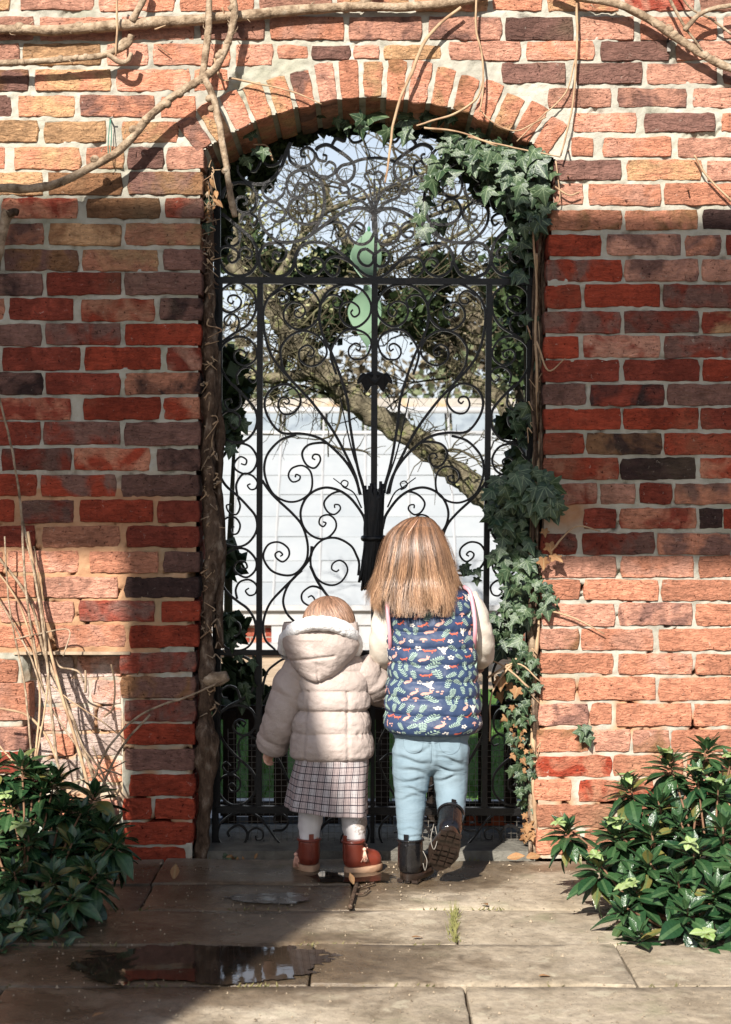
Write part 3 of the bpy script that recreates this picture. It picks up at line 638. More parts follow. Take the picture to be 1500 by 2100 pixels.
both(gate, [(714, 1003), (705, 999), (700, 991), (706, 985), (714, 989), (712, 997), (706, 999)], 3, 2.5)
both(gate, [(735, 1180), (737, 1156), (732, 1140), (720, 1119), (693, 1104), (667, 1105), (648, 1119), (638, 1140), (639, 1164), (648, 1183), (664, 1196), (683, 1200), (701, 1192), (713, 1172), (709, 1156), (696, 1149), (683, 1156), (681, 1167), (690, 1172), (696, 1168)], 5)
both(gate, [(640, 1120), (636, 1144), (611, 1177), (584, 1204), (557, 1233), (544, 1260), (540, 1287), (545, 1313), (565, 1333)], 6, 4)
both(gate, [(620, 1170), (600, 1188), (587, 1209), (581, 1233), (587, 1255), (600, 1271), (622, 1290), (640, 1312), (650, 1334)], 5, 4)
both(gate, [(637, 1160), (651, 1191), (667, 1215), (690, 1245), (705, 1280), (700, 1315), (690, 1334)], 6, 4)
both(gate, [(660, 1208), (648, 1203), (635, 1204), (620, 1217), (621, 1233), (636, 1242), (646, 1232), (640, 1222), (632, 1225)], 4.5, 3)
both(gate, [(748, 1010), (743, 985), (724, 930), (708, 862), (698, 815)], 4, 2.5)
# side panel, from the top bar to the middle bar
both(gate, [(456, 702), (476, 687), (509, 666), (525, 636), (522, 603), (501, 584), (481, 580), (458, 593), (449, 616), (458, 636), (473, 641), (491, 631), (495, 616), (484, 606), (471, 608), (468, 618), (476, 623), (480, 617)], 5)
both(gate, [(486, 679), (491, 664), (486, 649), (473, 645), (461, 654), (463, 666), (471, 667), (474, 659)], 4, 2.8)
both(gate, [(494, 803), (471, 783), (454, 755), (451, 732), (457, 709), (476, 694), (494, 690), (514, 698), (527, 720), (522, 740), (501, 750), (484, 740), (481, 725), (492, 717), (505, 724), (502, 734), (495, 731)], 5)
both(gate, [(489, 788), (486, 770), (499, 755), (517, 756), (528, 770), (520, 785), (510, 776), (515, 771)], 4.5, 2.8)
both(gate, [(480, 790), (511, 823), (524, 841), (528, 862), (522, 884), (506, 902), (486, 907), (463, 900), (451, 879), (451, 859), (461, 846), (479, 844), (492, 855), (491, 871), (481, 879), (473, 870), (479, 866)], 5.5)
both(gate, [(492, 803), (494, 829), (480, 841), (466, 836), (462, 823), (473, 818), (476, 826)], 4, 2.8)
both(gate, [(462, 930), (475, 913), (493, 909), (515, 917), (528, 940), (521, 963), (504, 972), (485, 964), (481, 951), (493, 937), (506, 943), (504, 953), (495, 951)], 5)
both(gate, [(463, 930), (451, 947), (451, 972), (464, 996), (488, 1017), (509, 1039), (525, 1060), (527, 1087), (512, 1111), (491, 1121), (464, 1116), (451, 1100), (449, 1079), (464, 1063), (482, 1061), (493, 1076), (488, 1093), (477, 1095), (474, 1084), (481, 1080)], 5.5)
both(gate, [(487, 1015), (485, 993), (499, 972), (517, 975), (528, 988), (525, 1001), (515, 1004), (508, 996), (514, 992)], 4.5, 3)
both(gate, [(488, 1020), (493, 1039), (485, 1055), (470, 1050), (465, 1037), (474, 1034)], 4, 3)
both(gate, [(462, 1137), (485, 1125), (507, 1128), (525, 1148), (524, 1169), (507, 1184), (488, 1177), (480, 1165), (488, 1152), (503, 1153), (507, 1164), (497, 1167), (493, 1160)], 5)
both(gate, [(462, 1137), (450, 1160), (451, 1188), (467, 1215), (488, 1233), (509, 1249), (523, 1273), (524, 1300), (512, 1324), (491, 1334), (464, 1328), (449, 1305), (453, 1280), (472, 1271), (491, 1279), (493, 1295), (483, 1305), (473, 1299), (478, 1290)], 5.5)
both(gate, [(487, 1228), (484, 1209), (493, 1193), (512, 1189), (527, 1201), (524, 1217), (512, 1221), (504, 1212), (511, 1206)], 4.5, 3)
# lower panels
both(gate, [(491, 1343), (515, 1356), (525, 1383), (520, 1412), (499, 1433), (472, 1447), (453, 1463), (448, 1489), (459, 1521), (485, 1551), (509, 1572), (523, 1593), (523, 1623), (504, 1646), (477, 1651), (456, 1636), (448, 1615), (456, 1595), (475, 1588), (492, 1600), (491, 1618), (477, 1624), (469, 1614), (476, 1606), (482, 1612)], 5.5)
both(gate, [(495, 1440), (491, 1426), (485, 1412), (469, 1407), (454, 1418), (457, 1430), (467, 1431)], 4.5, 3)
both(gate, [(452, 1462), (469, 1450), (491, 1446), (515, 1455), (525, 1476), (520, 1497), (501, 1508), (483, 1500), (479, 1486), (491, 1476), (504, 1482), (499, 1491)], 5)
both(gate, [(493, 1552), (489, 1530), (495, 1514), (511, 1507), (526, 1518), (522, 1530), (511, 1528)], 4.5, 3)
both(gate, [(490, 1560), (488, 1578), (470, 1586), (457, 1573), (464, 1563), (473, 1571)], 4.5, 3)
both(gate, [(539, 1425), (541, 1400), (549, 1377), (565, 1362), (584, 1351), (612, 1350), (632, 1368), (636, 1392), (620, 1410), (598, 1405), (592, 1388), (604, 1378), (612, 1388)], 5)
both(gate, [(541, 1440), (560, 1412), (585, 1405)], 4, 2.5)
both(gate, [(540, 1500), (558, 1535), (578, 1570), (592, 1601), (615, 1640), (648, 1652), (680, 1636), (690, 1600), (672, 1575), (645, 1580), (638, 1602), (655, 1614), (664, 1602)], 5.5)
both(gate, [(757, 1350), (744, 1400), (730, 1440), (735, 1480), (755, 1520), (758, 1560), (742, 1600), (720, 1640)], 5.5, 4)
both(gate, [(750, 1450), (735, 1480), (706, 1500), (680, 1485), (676, 1455), (698, 1440), (714, 1458), (702, 1468)], 5, 3)
both(gate, [(755, 1560), (735, 1545), (708, 1552), (702, 1580), (724, 1590), (732, 1572)], 4.5, 3)
both(gate, [(471, 1716), (468, 1706), (480, 1695), (495, 1693), (507, 1707), (505, 1723), (493, 1737), (472, 1741), (453, 1730), (447, 1713), (453, 1689), (475, 1671), (507, 1665), (531, 1676), (549, 1697), (565, 1719), (584, 1737), (610, 1746)], 5.5)
both(gate, [(560, 1703), (582, 1701), (592, 1683), (577, 1668), (564, 1673), (563, 1685), (572, 1687)], 4.5, 3)
both(gate, [(508, 1722), (512, 1705), (526, 1698), (540, 1706), (538, 1720), (527, 1722), (525, 1713)], 4.5, 3)
both(gate, [(610, 1746), (645, 1715), (672, 1685), (705, 1668), (738, 1677), (756, 1702), (748, 1732), (722, 1742), (700, 1726), (708, 1706), (726, 1708)], 5.5)
both(gate, [(660, 1700), (640, 1690), (625, 1702), (630, 1718), (644, 1716)], 4.5, 3)
# overthrow
both(over, [(456, 439), (470, 450), (488, 465), (507, 481), (520, 495), (528, 519), (528, 540), (512, 561), (488, 566), (467, 559), (453, 537), (451, 516), (459, 507), (472, 507), (488, 517), (487, 533), (475, 539), (468, 529), (476, 523)], 6)
both(over, [(480, 459), (491, 474), (491, 495), (477, 505), (464, 496), (467, 486), (477, 488)], 4.5, 3)
both(over, [(491, 531), (492, 514), (504, 507), (517, 517), (514, 529), (503, 526)], 4, 2.8)
both(over, [(526, 524), (536, 551), (546, 561), (568, 568), (592, 561), (605, 539), (608, 522), (619, 505), (640, 497), (667, 500), (691, 513), (715, 532), (733, 551), (752, 565), (768, 569)], 6, 4)
both(over, [(533, 545), (531, 528), (536, 512), (549, 500), (571, 499), (587, 514), (584, 529), (571, 536), (560, 527), (563, 517), (573, 519), (572, 527)], 5)
both(over, [(606, 535), (611, 554), (631, 567), (653, 561), (664, 545), (658, 532), (645, 529), (636, 538), (643, 546), (650, 541)], 4.5, 3)
both(over, [(735, 551), (718, 538), (701, 529), (685, 527), (670, 535), (667, 552), (680, 566), (694, 561), (696, 549), (685, 545)], 4.5, 3)
both(over, [(752, 510), (767, 522), (768, 532), (758, 545), (744, 542), (735, 528), (740, 514), (752, 510)], 4.5, 4.5)
both(over, [(771, 452), (765, 438), (747, 428), (725, 428), (699, 439), (672, 457), (651, 473), (627, 489), (597, 497), (571, 495), (549, 479), (535, 457), (533, 433), (544, 417), (563, 415), (581, 428), (584, 444), (571, 455), (558, 450), (557, 440), (567, 438)], 6)
both(over, [(770, 449), (769, 471), (760, 492), (744, 501), (725, 495), (715, 479), (720, 463), (736, 457), (748, 467), (744, 479), (735, 476)], 5)
both(over, [(652, 472), (669, 460), (688, 455), (707, 460), (715, 473), (708, 486), (694, 489), (689, 479), (697, 475)], 4.5, 3)
both(over, [(640, 480), (651, 462), (661, 441), (666, 407), (659, 372), (641, 353), (619, 348), (597, 358), (588, 377), (595, 399), (612, 405), (626, 396), (627, 383), (614, 375), (607, 384), (613, 389)], 6)
both(over, [(650, 455), (635, 460), (613, 457), (595, 443), (592, 425), (603, 409), (620, 408), (630, 421), (624, 433), (612, 429), (615, 422)], 5)
both(over, [(629, 388), (640, 396), (647, 389), (643, 382)], 3.5, 2.5); both(over, [(629, 382), (636, 375), (648, 374), (659, 381)], 3.5, 2.5)
both(over, [(597, 293), (588, 312), (581, 335), (565, 361), (544, 376), (520, 377), (501, 369), (489, 353), (488, 340)], 7, 3)
both(over, [(580, 318), (571, 335), (552, 340), (536, 330), (531, 340), (523, 351), (510, 348), (512, 338), (518, 339)], 4.5, 2.8)
both(over, [(592, 305), (595, 329), (611, 341), (629, 341), (644, 329), (645, 313), (632, 303), (620, 308), (618, 320), (628, 322)], 5)
both(over, [(647, 313), (654, 327), (667, 330), (670, 320), (662, 317)], 4, 2.8)
both(over, [(648, 308), (655, 301), (672, 297), (693, 308), (715, 324), (727, 340), (725, 361), (711, 373), (696, 367), (691, 353), (701, 340), (720, 335), (741, 327), (768, 324)], 6, 4)
both(over, [(632, 340), (645, 356), (667, 364), (685, 356), (688, 340), (676, 332), (667, 340)], 5, 3)
both(over, [(545, 378), (539, 391), (544, 404), (563, 413), (581, 399), (585, 384)], 5, 3.5); both(over, [(543, 384), (552, 375), (561, 384), (554, 394), (549, 387)], 4, 3)
both(over, [(455, 407), (464, 385), (488, 375), (512, 380), (527, 401), (525, 420), (515, 433), (496, 436), (484, 423), (488, 407), (501, 404), (507, 415), (499, 420)], 5.5)
both(over, [(493, 457), (499, 441), (515, 439), (528, 449), (523, 463), (513, 457)], 4.5, 3)
both(over, [(680, 300), (690, 285), (706, 290), (712, 278), (724, 292), (742, 288), (752, 272)], 5, 3)
scroll(over, [(769, 572), (771, 500), (771, 440), (769, 400), (768, 368)], 7, 3)
both(over, [(770, 446), (764, 415), (756, 372)], 4, 2.5); both(over, [(770, 446), (758, 412), (742, 388), (720, 377)], 4.5, 3); both(over, [(769, 440), (745, 415), (717, 402), (715, 388), (706, 377), (696, 384), (702, 396), (713, 394)], 4.5, 3)
both(over, [(756, 372), (748, 360), (758, 352), (766, 358)], 3.5, 2.5)
# tied sheaf on the centre bar
b = MB()
for i in range(20):
    u = (i + .5) / 20 * 2 - 1; top = 1000 + R.uniform(-14, 16); bot = 1205 + R.uniform(-22, 18) - 12 * u * u; f = 1 - u * u
    pts = [P(767 + u * 21, top, YG), P(767 + u * 18, 1050, YG), P(766 + u * 17, 1105, YG), P(765 + u * 21, 1150, YG), P(764 + u * 29, bot, YG)]
    pts = [Vector((q.x, YG - .012 - .022 * math.sqrt(max(0, f)), q.z)) for q in pts]
    V, F = tube(cr([tuple(q) for q in pts], 5), [.0045, .0055, .0055, .005, .0022], 6, nz=.5, seed=i); b.add(V, F)
    V, F = tube(cr([(q.x, 2 * YG - q.y - .01, q.z) for q in pts], 4), .005, 5); b.add(V, F)
b.obj('sheaf', M_iron, gate)
a = np.linspace(0, 2 * math.pi, 25)
c0 = P(767, 1104, YG); V, F = tube([(c0.x + .033 * math.cos(t), YG + .036 * math.sin(t), c0.z) for t in a], .0105, 8, cap=False, nz=.3); mk('sheaf_band', V, F, M_iron, gate)
for sgn in (-1, 1):                                            # two cast leaves on the centre bar
    o2 = [(0, 0), (10, -22), (16, -34), (28, -28), (30, -40), (20, -58), (8, -66), (2, -52), (-6, -66), (-20, -70), (-26, -58), (-16, -44), (-30, -40), (-34, -26), (-18, -24), (-8, -8)]
    m = len(o2); ctr = P(769 + sgn * 18, 768, YG); V = []
    for dx, yo in ((-.010, 0), (.004, 0)):
        for x, y in o2: q = P(769 + sgn * (18 + x * .62), 806 + y * .62, YG); V.append((q.x, YG - .008 + dx + .0003 * abs(x), q.z))
    V += [(ctr.x, YG - .026, ctr.z), (ctr.x, YG - .002, ctr.z)]
    F = [[i, (i + 1) % m, 2 * m] for i in range(m)] + [[m + i, m + (i + 1) % m, 2 * m + 1] for i in range(m)] + [[i, (i + 1) % m, m + (i + 1) % m, m + i] for i in range(m)]
    mk('cast_leaf', V, F, M_iron, gate, smooth=False)
# rabbit wire fixed behind the lower part of the gate
M_wire = simple('galvanised_wire', (.13, .12, .10), (.24, .22, .19), 40, .5, None, .4)
b = MB(); g0, g1, h0, h1 = P(468, 0, YG + .02).x, P(1078, 0, YG + .02).x, P(0, 1748, YG).z, P(0, 1500, YG).z
x = g0
while x < g1:
    tp = P(0, 1500 + 30 * nz(x * 3, 1, 1), YG).z; V, F = tube(cr([(x, YG + .02 + .003 * nz(x * 9, 0, 1), h0), (x + .003 * nz(x, 4, 1), YG + .024, (h0 + h1) / 2), (x, YG + .02, tp)], 2), .0008, 4); b.add(V, F); x += .019
z = h0
while z < h1:
    V, F = tube([(g0, YG + .021, z), ((g0 + g1) / 2, YG + .025, z + .002), (g1, YG + .021, z)], .0008, 4); b.add(V, F); z += .019
o = b.obj('wire_mesh', M_wire, gate, kind='stuff')
# dark boards of the low inner gate behind
M_dark = simple('dark_board', (.009, .006, .005), (.022, .015, .011), 8, .85, (40, .6, .006), .2)
hb = thing('board_gate', P(450, 1660, .30), 'low gate of dark upright boards standing behind the iron gate', 'gate')
x = 458
while x < 1080:
    w = 27 + R.uniform(-2, 2); q0, q1 = P(x, 1688, .30), P(x + w, 1452 + R.uniform(-6, 6), .30); V, F = box(q0.x, q1.x, .295, .312, q0.z, q1.z); mk('board', V, F, M_dark, hb, smooth=False); x += w + 25 + R.uniform(-2, 2)
for yy in (1462, 1660): q0, q1 = P(452, yy + 14, .31), P(1085, yy - 14, .31); V, F = box(q0.x, q1.x, .314, .34, q0.z, q1.z); mk('rail', V, F, M_dark, hb, smooth=False)
# ---------------------------------------------------------------- beyond the gate: glasshouse, trees, hedges
M_white = simple('white_paint', (.30, .305, .305), (.36, .36, .36), 6, .55, None, .3)
M_pane = simple('whitewashed_glass', (.235, .255, .27), (.28, .295, .305), 2.2, .3, None, .4, c3=(.31, .32, .32), rnd=True)
M_dim = simple('dim_glass', (.14, .165, .19), (.22, .25, .27), 8, .2, None, .5)
gh = thing('glasshouse', (0, 7.6, 0), 'long low whitewashed glasshouse on a brick base beyond the lawn', 'glasshouse')
G0, G1, ZG, ZR = 7.0, 8.5, .37, 1.94
def roofp(x, t, off=0.0):
    L = math.hypot(G1 - G0, ZR - ZG); n = (-(ZR - ZG) / L, (G1 - G0) / L)
    return (x, G0 + (G1 - G0) * t + n[0] * off, ZG + (ZR - ZG) * t + n[1] * off)
cw = .345; nc = 12; rows_t = [0, .115, .215, .33, .43, .54, .64, .75, .85]
pm = {}
for i in range(nc):
    x0 = -2.07 + i * cw
    for a, b in zip(rows_t[:-1], rows_t[1:]):
        j = R.uniform(-.004, .004)
        V = [roofp(x0 + .007, a - .006, .011 + j), roofp(x0 + cw - .007, a - .006, .011 + j), roofp(x0 + cw - .007, b, .004), roofp(x0 + .007, b, .004)]
        V += [roofp(x0 + .007, a - .006, .006 + j), roofp(x0 + cw - .007, a - .006, .006 + j), roofp(x0 + cw - .007, b, -.001), roofp(x0 + .007, b, -.001)]
        c0 = Vector(roofp(x0 + cw / 2, (a + b) / 2)); mk('roof_pane', V, [[0, 1, 2, 3], [7, 6, 5, 4], [0, 4, 5, 1], [1, 5, 6, 2], [2, 6, 7, 3], [3, 7, 4, 0]], M_pane, gh, smooth=False, loc=c0)
    for tt in (.875,):
        V = [roofp(x0 + .03, .87, .01), roofp(x0 + cw - .03, .87, .01), roofp(x0 + cw - .03, .975, .01), roofp(x0 + .03, .975, .01)]
        mk('vent_pane', V, [[0, 1, 2, 3]], M_dim, gh, smooth=False, loc=Vector(V[0]))
    V, F = tube([roofp(x0, -.01, .010), roofp(x0, .99, .010)], .010, 4); mk('glazing_bar', V, F, M_white, gh, smooth=False)
for tt, r in ((.86, .02), (.985, .035)):
    V, F = tube([roofp(-2.1, tt, .01), roofp(2.1, tt, .01)], r, 6); mk('ridge_beam', V, F, M_white, gh)
V, F = box(-2.1, 2.1, 8.5, 8.62, 1.86, 2.03); mk('back_wall_coping', V, F, simple('coping', (.22, .20, .18), (.36, .33, .29), 5, .9, (30, .5, .01), .1, c3=(.40, .25, .12)), gh, smooth=False)
V, F = box(-2.1, 2.1, 6.93, 7.03, .345, .385); mk('gutter', V, F, M_white, gh, smooth=False)
V, F = box(-2.1, 2.1, 6.97, 7.02, .235, .343); mk('eaves_board', V, F, M_white, gh, smooth=False)
V, F = box(-2.1, 2.1, 6.95, 7.05, .045, .10); mk('sill', V, F, M_white, gh, smooth=False)
x = -2.0
while x < 2.0: V, F = box(x, x + .34, 6.985, 7.015, .101, .234); mk('white_panel', V, F, M_white, gh, smooth=False); x += .34 + .31
bb = MB(); z = 0; k = 0
while z < .235:
    x = -2.1 - (.11 if k % 2 else 0)
    while x < 2.1: V, F = box(x, x + .215, 7.05 + R.uniform(-.003, .003), 7.1, z, z + .062); bb.add(V, F); x += .225
    z += .073; k += 1
o = bb.obj('base_bricks', M_brick, gh, smooth=False, kind='stuff'); o.color = PAL['r'] + (1,); o['tint_b'] = PAL['o']
V, F = box(-2.1, 2.1, 7.06, 8.6, -.03, .235); mk('base_wall', V, F, M_mortar, gh, smooth=False)
V, F = box(-2.1, 2.1, 7.15, 8.55, .23, .36); mk('staging', V, F, M_white, gh, smooth=False)

def leafmass(blobs, n, size, mat, name, parent, flatn=.4):
    b = MB(); 
    for i in range(n):
        c, r = R.choice(blobs); v = Vector((R.gauss(0, 1), R.gauss(0, 1), R.gauss(0, 1))).normalized() * (R.random() ** .35)
        p = Vector((c[0] + v.x * r[0], c[1] + v.y * r[1], c[2] + v.z * r[2]))
        if p.z < 0: continue
        s = size * R.uniform(.5, 1.3); d = Vector((R.gauss(0, 1), R.gauss(0, 1), R.gauss(0, .6))).normalized(); e = d.orthogonal().normalized() * s * .5
        if R.random() < .5: e = d.cross(e).normalized() * s * .5
        q = d * s
        b.add([p - q * .5, p + e, p + q * .5, p - e], [[0, 1, 2, 3]], [(0, 0), (.3, .5), (0, 1), (-.3, .5)])
    return b.obj(name, mat, parent, smooth=False)
M_far = leaf_material('far_foliage', (.05, .07, .035), (.13, .145, .08), (.1, .12, .06), .8, .1)
M_farb = leaf_material('far_brown_foliage', (.08, .065, .045), (.19, .16, .10), (.1, .08, .06), .85, .1)
M_ever = leaf_material('evergreen_foliage', (.012, .022, .01), (.04, .06, .022), (.05, .08, .03), .5, .3)
hd = thing('hedge', (0, 15, 0), 'pale grey green hedge rising behind the glasshouse', 'hedge')
leafmass([((x, 15 + R.uniform(-.8, .8), R.uniform(.4, 2.5)), (R.uniform(.7, 1.2), .9, R.uniform(.5, .9))) for x in np.linspace(-5, 5, 17) for _ in (0, 1, 2)], 24000, .10, M_far, 'foliage', hd)
for k, (x, y, h, lab) in enumerate([(-3.4, 24, 5.2, 'broad blurred brownish tree far beyond the glasshouse at left'), (.6, 27, 4.4, 'low rounded brownish tree far behind the middle of the gate'), (3.6, 25, 6.4, 'taller blurred brownish tree far beyond the glasshouse at right')]):
    ft = thing('far_tree', (x, y, 0), lab, 'tree', 'distant trees beyond the glasshouse')
    V, F = tube([(x, y, 0), (x + .1, y, h * .5), (x, y, h * .85)], [.16, .1, .03], 7); mk('trunk', V, F, M_twig, ft)
    leafmass([((x + R.uniform(-1.8, 1.8), y + R.uniform(-.8, .8), h * R.uniform(.25, .8)), (1.2, .9, .8)) for _ in range(9)], 5200, .16, M_farb, 'crown', ft)
# the mossy old tree whose limbs cross the view
tree = thing('leaning_tree', (P(1230, 1400, 3.3).x, 3.3, 0), 'old mossy bare tree leaning across the view behind the gate', 'tree')
def limb(name, pts, rads, Y0, Y1, parent, mat=M_moss, n=12, nzz=.45):
    m = len(pts); q = [tuple(P(x, y, Y0 + (Y1 - Y0) * i / (m - 1))) for i, (x, y) in enumerate(pts)]
    c = cr(q, 9); rr = np.interp(np.linspace(0, 1, len(c)), np.linspace(0, 1, len(rads)), rads)
    V, F = tube(c, rr, n, nz=nzz, seed=len(name)); o = mk(name, V, F, mat, parent); return c
base = P(1260, 1400, 3.3)
L1 = [tuple(Vector((base.x + .35, 3.3, -.03))), tuple(Vector((base.x + .12, 3.3, .35)))] + [tuple(P(x, y, 3.3 - .4 * i / 9)) for i, (x, y) in enumerate([(1120, 1130), (1000, 1022), (918, 955), (850, 900), (760, 848), (704, 806), (640, 740), (592, 687), (545, 612), (470, 540)])]
c = cr(L1, 9); V, F = tube(c, [.14, .12, .085, .068, .060, .057, .056, .057, .058, .06, .053, .045, .033], 14, nz=.55, seed=3); mk('trunk', V, F, M_moss, tree); limbs = [c[20:]]
limbs.append(limb('limb', [(1180, 1150), (1110, 960), (1030, 828), (974, 784), (918, 739), (862, 694), (806, 616), (740, 540), (690, 450), (660, 360)], [.055, .05, .04, .036, .034, .03, .028, .022, .016, .01], 3.40, 3.80, tree))
limbs.append(limb('limb', [(592, 687), (572, 760), (560, 820)], [.035, .026, .016], 3.00, 3.10, tree))
limbs.append(limb('limb', [(704, 806), (650, 770), (560, 775), (480, 770), (430, 790)], [.034, .03, .026, .02, .016], 3.05, 2.90, tree))
limbs.append(limb('limb', [(862, 694), (930, 690), (1000, 700), (1090, 660)], [.026, .024, .02, .012], 3.60, 3.50, tree))
limbs.append(limb('limb', [(806, 616), (880, 590), (960, 560), (1090, 500)], [.022, .018, .014, .01], 3.70, 3.50, tree))
limbs.append(limb('limb', [(592, 687), (640, 620), (720, 570), (830, 540), (960, 470)], [.03, .024, .02, .016, .01], 3.00, 3.60, tree))
limbs.append(limb('limb', [(545, 612), (600, 520), (660, 440), (760, 400), (880, 350)], [.026, .02, .016, .012, .008], 2.95, 3.50, tree))
limbs.append(limb('limb', [(500, 560), (480, 470), (520, 400), (560, 330)], [.024, .02, .014, .01], 2.95, 3.00, tree))
limbs.append(limb('limb', [(740, 540), (830, 470), (920, 430), (1040, 400)], [.018, .014, .012, .008], 3.70, 3.90, tree))
tw = MB()
def twig(p, d, L, r, depth):
    m = 6; pts = [p]; 
    for i in range(m):
        d = (d + Vector((R.gauss(0, .24), R.gauss(0, .24), R.gauss(.02, .24)))).normalized(); pts.append(pts[-1] + d * L / m)
    V, F = tube([tuple(q) for q in pts], [r, r * .35], 4, cap=False); tw.add(V, F)
    if depth:
        for _ in range(R.randint(3, 5)):
            i = R.randint(1, m); dd = (d + Vector((R.gauss(0, .9), R.gauss(0, .6), R.gauss(0, .9)))).normalized(); twig(pts[i], dd, L * R.uniform(.4, .75), r * .6, depth - 1)
for lc in limbs:
    for i in range(0, len(lc), 4):
        p = Vector(lc[i]); 
        if p.z < 1.25: continue
        for _ in range(1):
            d = Vector((R.gauss(-.1, .8), R.gauss(.1, .6), R.gauss(.35, .7))).normalized(); twig(p, d, R.uniform(.25, .6), R.uniform(.0045, .0095), 2)
for _ in range(34):
    p = P(R.uniform(440, 1100), R.uniform(300, 660), R.uniform(2.4, 4.6)); d = Vector((R.gauss(0, 1), R.gauss(0, .4), R.gauss(0, .6))).normalized(); twig(p, d, R.uniform(.4, .8), R.uniform(.0045, .0095), 2)
tw.obj('twigs', M_twig, tree, kind='stuff')
lm = leaf_material('lichen_tuft', (.13, .14, .06), (.28, .28, .15), (.2, .2, .1), .9, .05)
leafmass([(tuple(Vector(lc[i]) + Vector((0, 0, .02))), (.09, .06, .07)) for lc in limbs for i in range(0, len(lc), 3) if lc[i][2] > 1.2] + [(tuple(P(R.uniform(450, 700), R.uniform(420, 640), R.uniform(2.7, 3.3))), (.14, .1, .12)) for _ in range(40)], 2000, .022, lm, 'lichen', tree)['kind'] = 'stuff'
# dark evergreen climbing the back of the tree
ev = thing('evergreen_bush', (P(1130, 1400, 3.4).x, 3.4, 0), 'dark evergreen growth tangled among the bare branches behind the gate', 'bush')
V, F = tube([(P(1130, 0, 3.4).x, 3.4, -.02), (P(1090, 0, 3.4).x, 3.4, 1.2), (P(1040, 0, 3.4).x, 3.4, 2.2)], [.05, .035, .012], 7); mk('stem', V, F, M_twig, ev)
leafmass([(tuple(P(x, y, 3.4)), (rx, .3, rz)) for x, y, rx, rz in [(640, 660, .2, .16), (700, 640, .16, .1), (560, 560, .18, .12), (760, 655, .14, .09), (500, 520, .16, .2), (860, 640, .18, .14), (900, 560, .14, .1), (1040, 560, .16, .22), (1060, 700, .14, .25), (470, 380, .15, .3), (620, 560, .3, .06), (720, 530, .22, .05)]], 5200, .05, M_ever, 'foliage', ev)
sh = thing('laurel_bush', (P(490, 0, .8).x, .85, 0), 'dark leafy shrub just inside the gate at the left post', 'bush')
V, F = tube([(P(470, 0, .85).x, .85, -.02), (P(468, 0, .85).x, .86, .8), (P(480, 0, .85).x, .85, 1.3)], [.02, .015, .006], 6); mk('stem', V, F, M_twig, sh)
leafmass([(tuple(P(x, y, .7)), (rx, .08, rz)) for x, y, rx, rz in [(470, 760, .06, .09), (485, 800, .05, .05), (465, 860, .05, .08), (478, 1290, .05, .05), (490, 1390, .09, .06), (480, 1440, .09, .08), (560, 1440, .07, .04), (470, 1150, .04, .05), (930, 1460, .1, .03)]], 620, .075, M_ever, 'foliage', sh)
ar = thing('laurel_bush', (P(1075, 0, .5).x, .55, 0), 'dark leafy shrub just inside the gate at the right post', 'bush')
V, F = tube([(P(1100, 0, .55).x, .55, -.02), (P(1092, 0, .55).x, .56, 1.0), (P(1070, 0, .55).x, .55, 2.2)], [.02, .015, .006], 6); mk('stem', V, F, M_twig, ar)
leafmass([(tuple(P(x, y, .5)), (rx, .1, rz)) for x, y, rx, rz in [(1060, 870, .06, .06), (1075, 960, .06, .1), (1075, 560, .05, .1), (1060, 640, .05, .06), (1060, 1100, .06, .1), (1070, 1250, .06, .1), (1050, 1420, .05, .06), (1075, 420, .06, .1), (1000, 330, .12, .08)]], 760, .07, M_ever, 'foliage', ar)
# pale green ornament hanging in the tree
og = thing('hanging_ornament', P(745, 560, 2.6), 'pale green twisted metal spinner hanging in the bare tree', 'ornament')
M_green = simple('pale_green_paint', (.105, .18, .115), (.14, .225, .145), 6, .55, None, .3); M_green2 = simple('mid_green_paint', (.035, .13, .075), (.045, .16, .09), 6, .5, None, .3)
def plate(name, pts, Y, th, mat, parent):
    q = cr(list(pts) + [pts[0]], 4)[:-1]; m = len(q); c = q.mean(0); V = []
    for s, dy in ((.93, -th), (1, -th * .5), (1, th * .5), (.93, th)):
        for x, y in c + (q - c) * s: v = P(x, y, Y); V.append((v.x, Y + dy, v.z))
    F = [[r * m + i, r * m + (i + 1) % m, (r + 1) * m + (i + 1) % m, (r + 1) * m + i] for r in range(3) for i in range(m)] + [list(range(m)), [3 * m + i for i in range(m)][::-1]]
    return mk(name, V, F, mat, parent, smooth=False)
n = 60; V = []
for k in range(n + 1):
    t = k / n; py = 472 + 252 * t; hw = 52 * max(.02, math.sin(math.pi * min(1, t * 1.05 + .0)) ** .75 if t < .95 else .02) * (1.0 if t < .6 else 1 - (t - .6) * 1.1); a = rad(-20 + 250 * t); q = P(756 - 8 * math.sin(t * 3), py, 2.6); w = hw * PS(2.6); u = Vector((math.cos(a), math.sin(a), 0)) * w; nn = Vector((-math.sin(a), math.cos(a), 0)) * .003
    V += [tuple(q - u - nn), tuple(q + u - nn), tuple(q + u + nn), tuple(q - u + nn)]
F = [[4 * k + i_, 4 * k + (i_ + 1) % 4, 4 * k + 4 + (i_ + 1) % 4, 4 * k + 4 + i_] for k in range(n) for i_ in range(4)] + [[3, 2, 1, 0], [4 * n, 4 * n + 1, 4 * n + 2, 4 * n + 3]]
mk('spiral_vane', V, F, M_green, og, sharp=35)
vb_ = MB(); V, F = ellipsoid(P(757, 470, 2.6), (.008, .008, .014), 10, 8); vb_.add(V, F); vb_.obj('bead', M_green2, og)
V, F = tube([tuple(P(757, 470, 2.6)), tuple(P(758, 420, 2.62)), tuple(P(760, 380, 2.65))], .002, 5); mk('hanging_wire', V, F, M_twig, og)

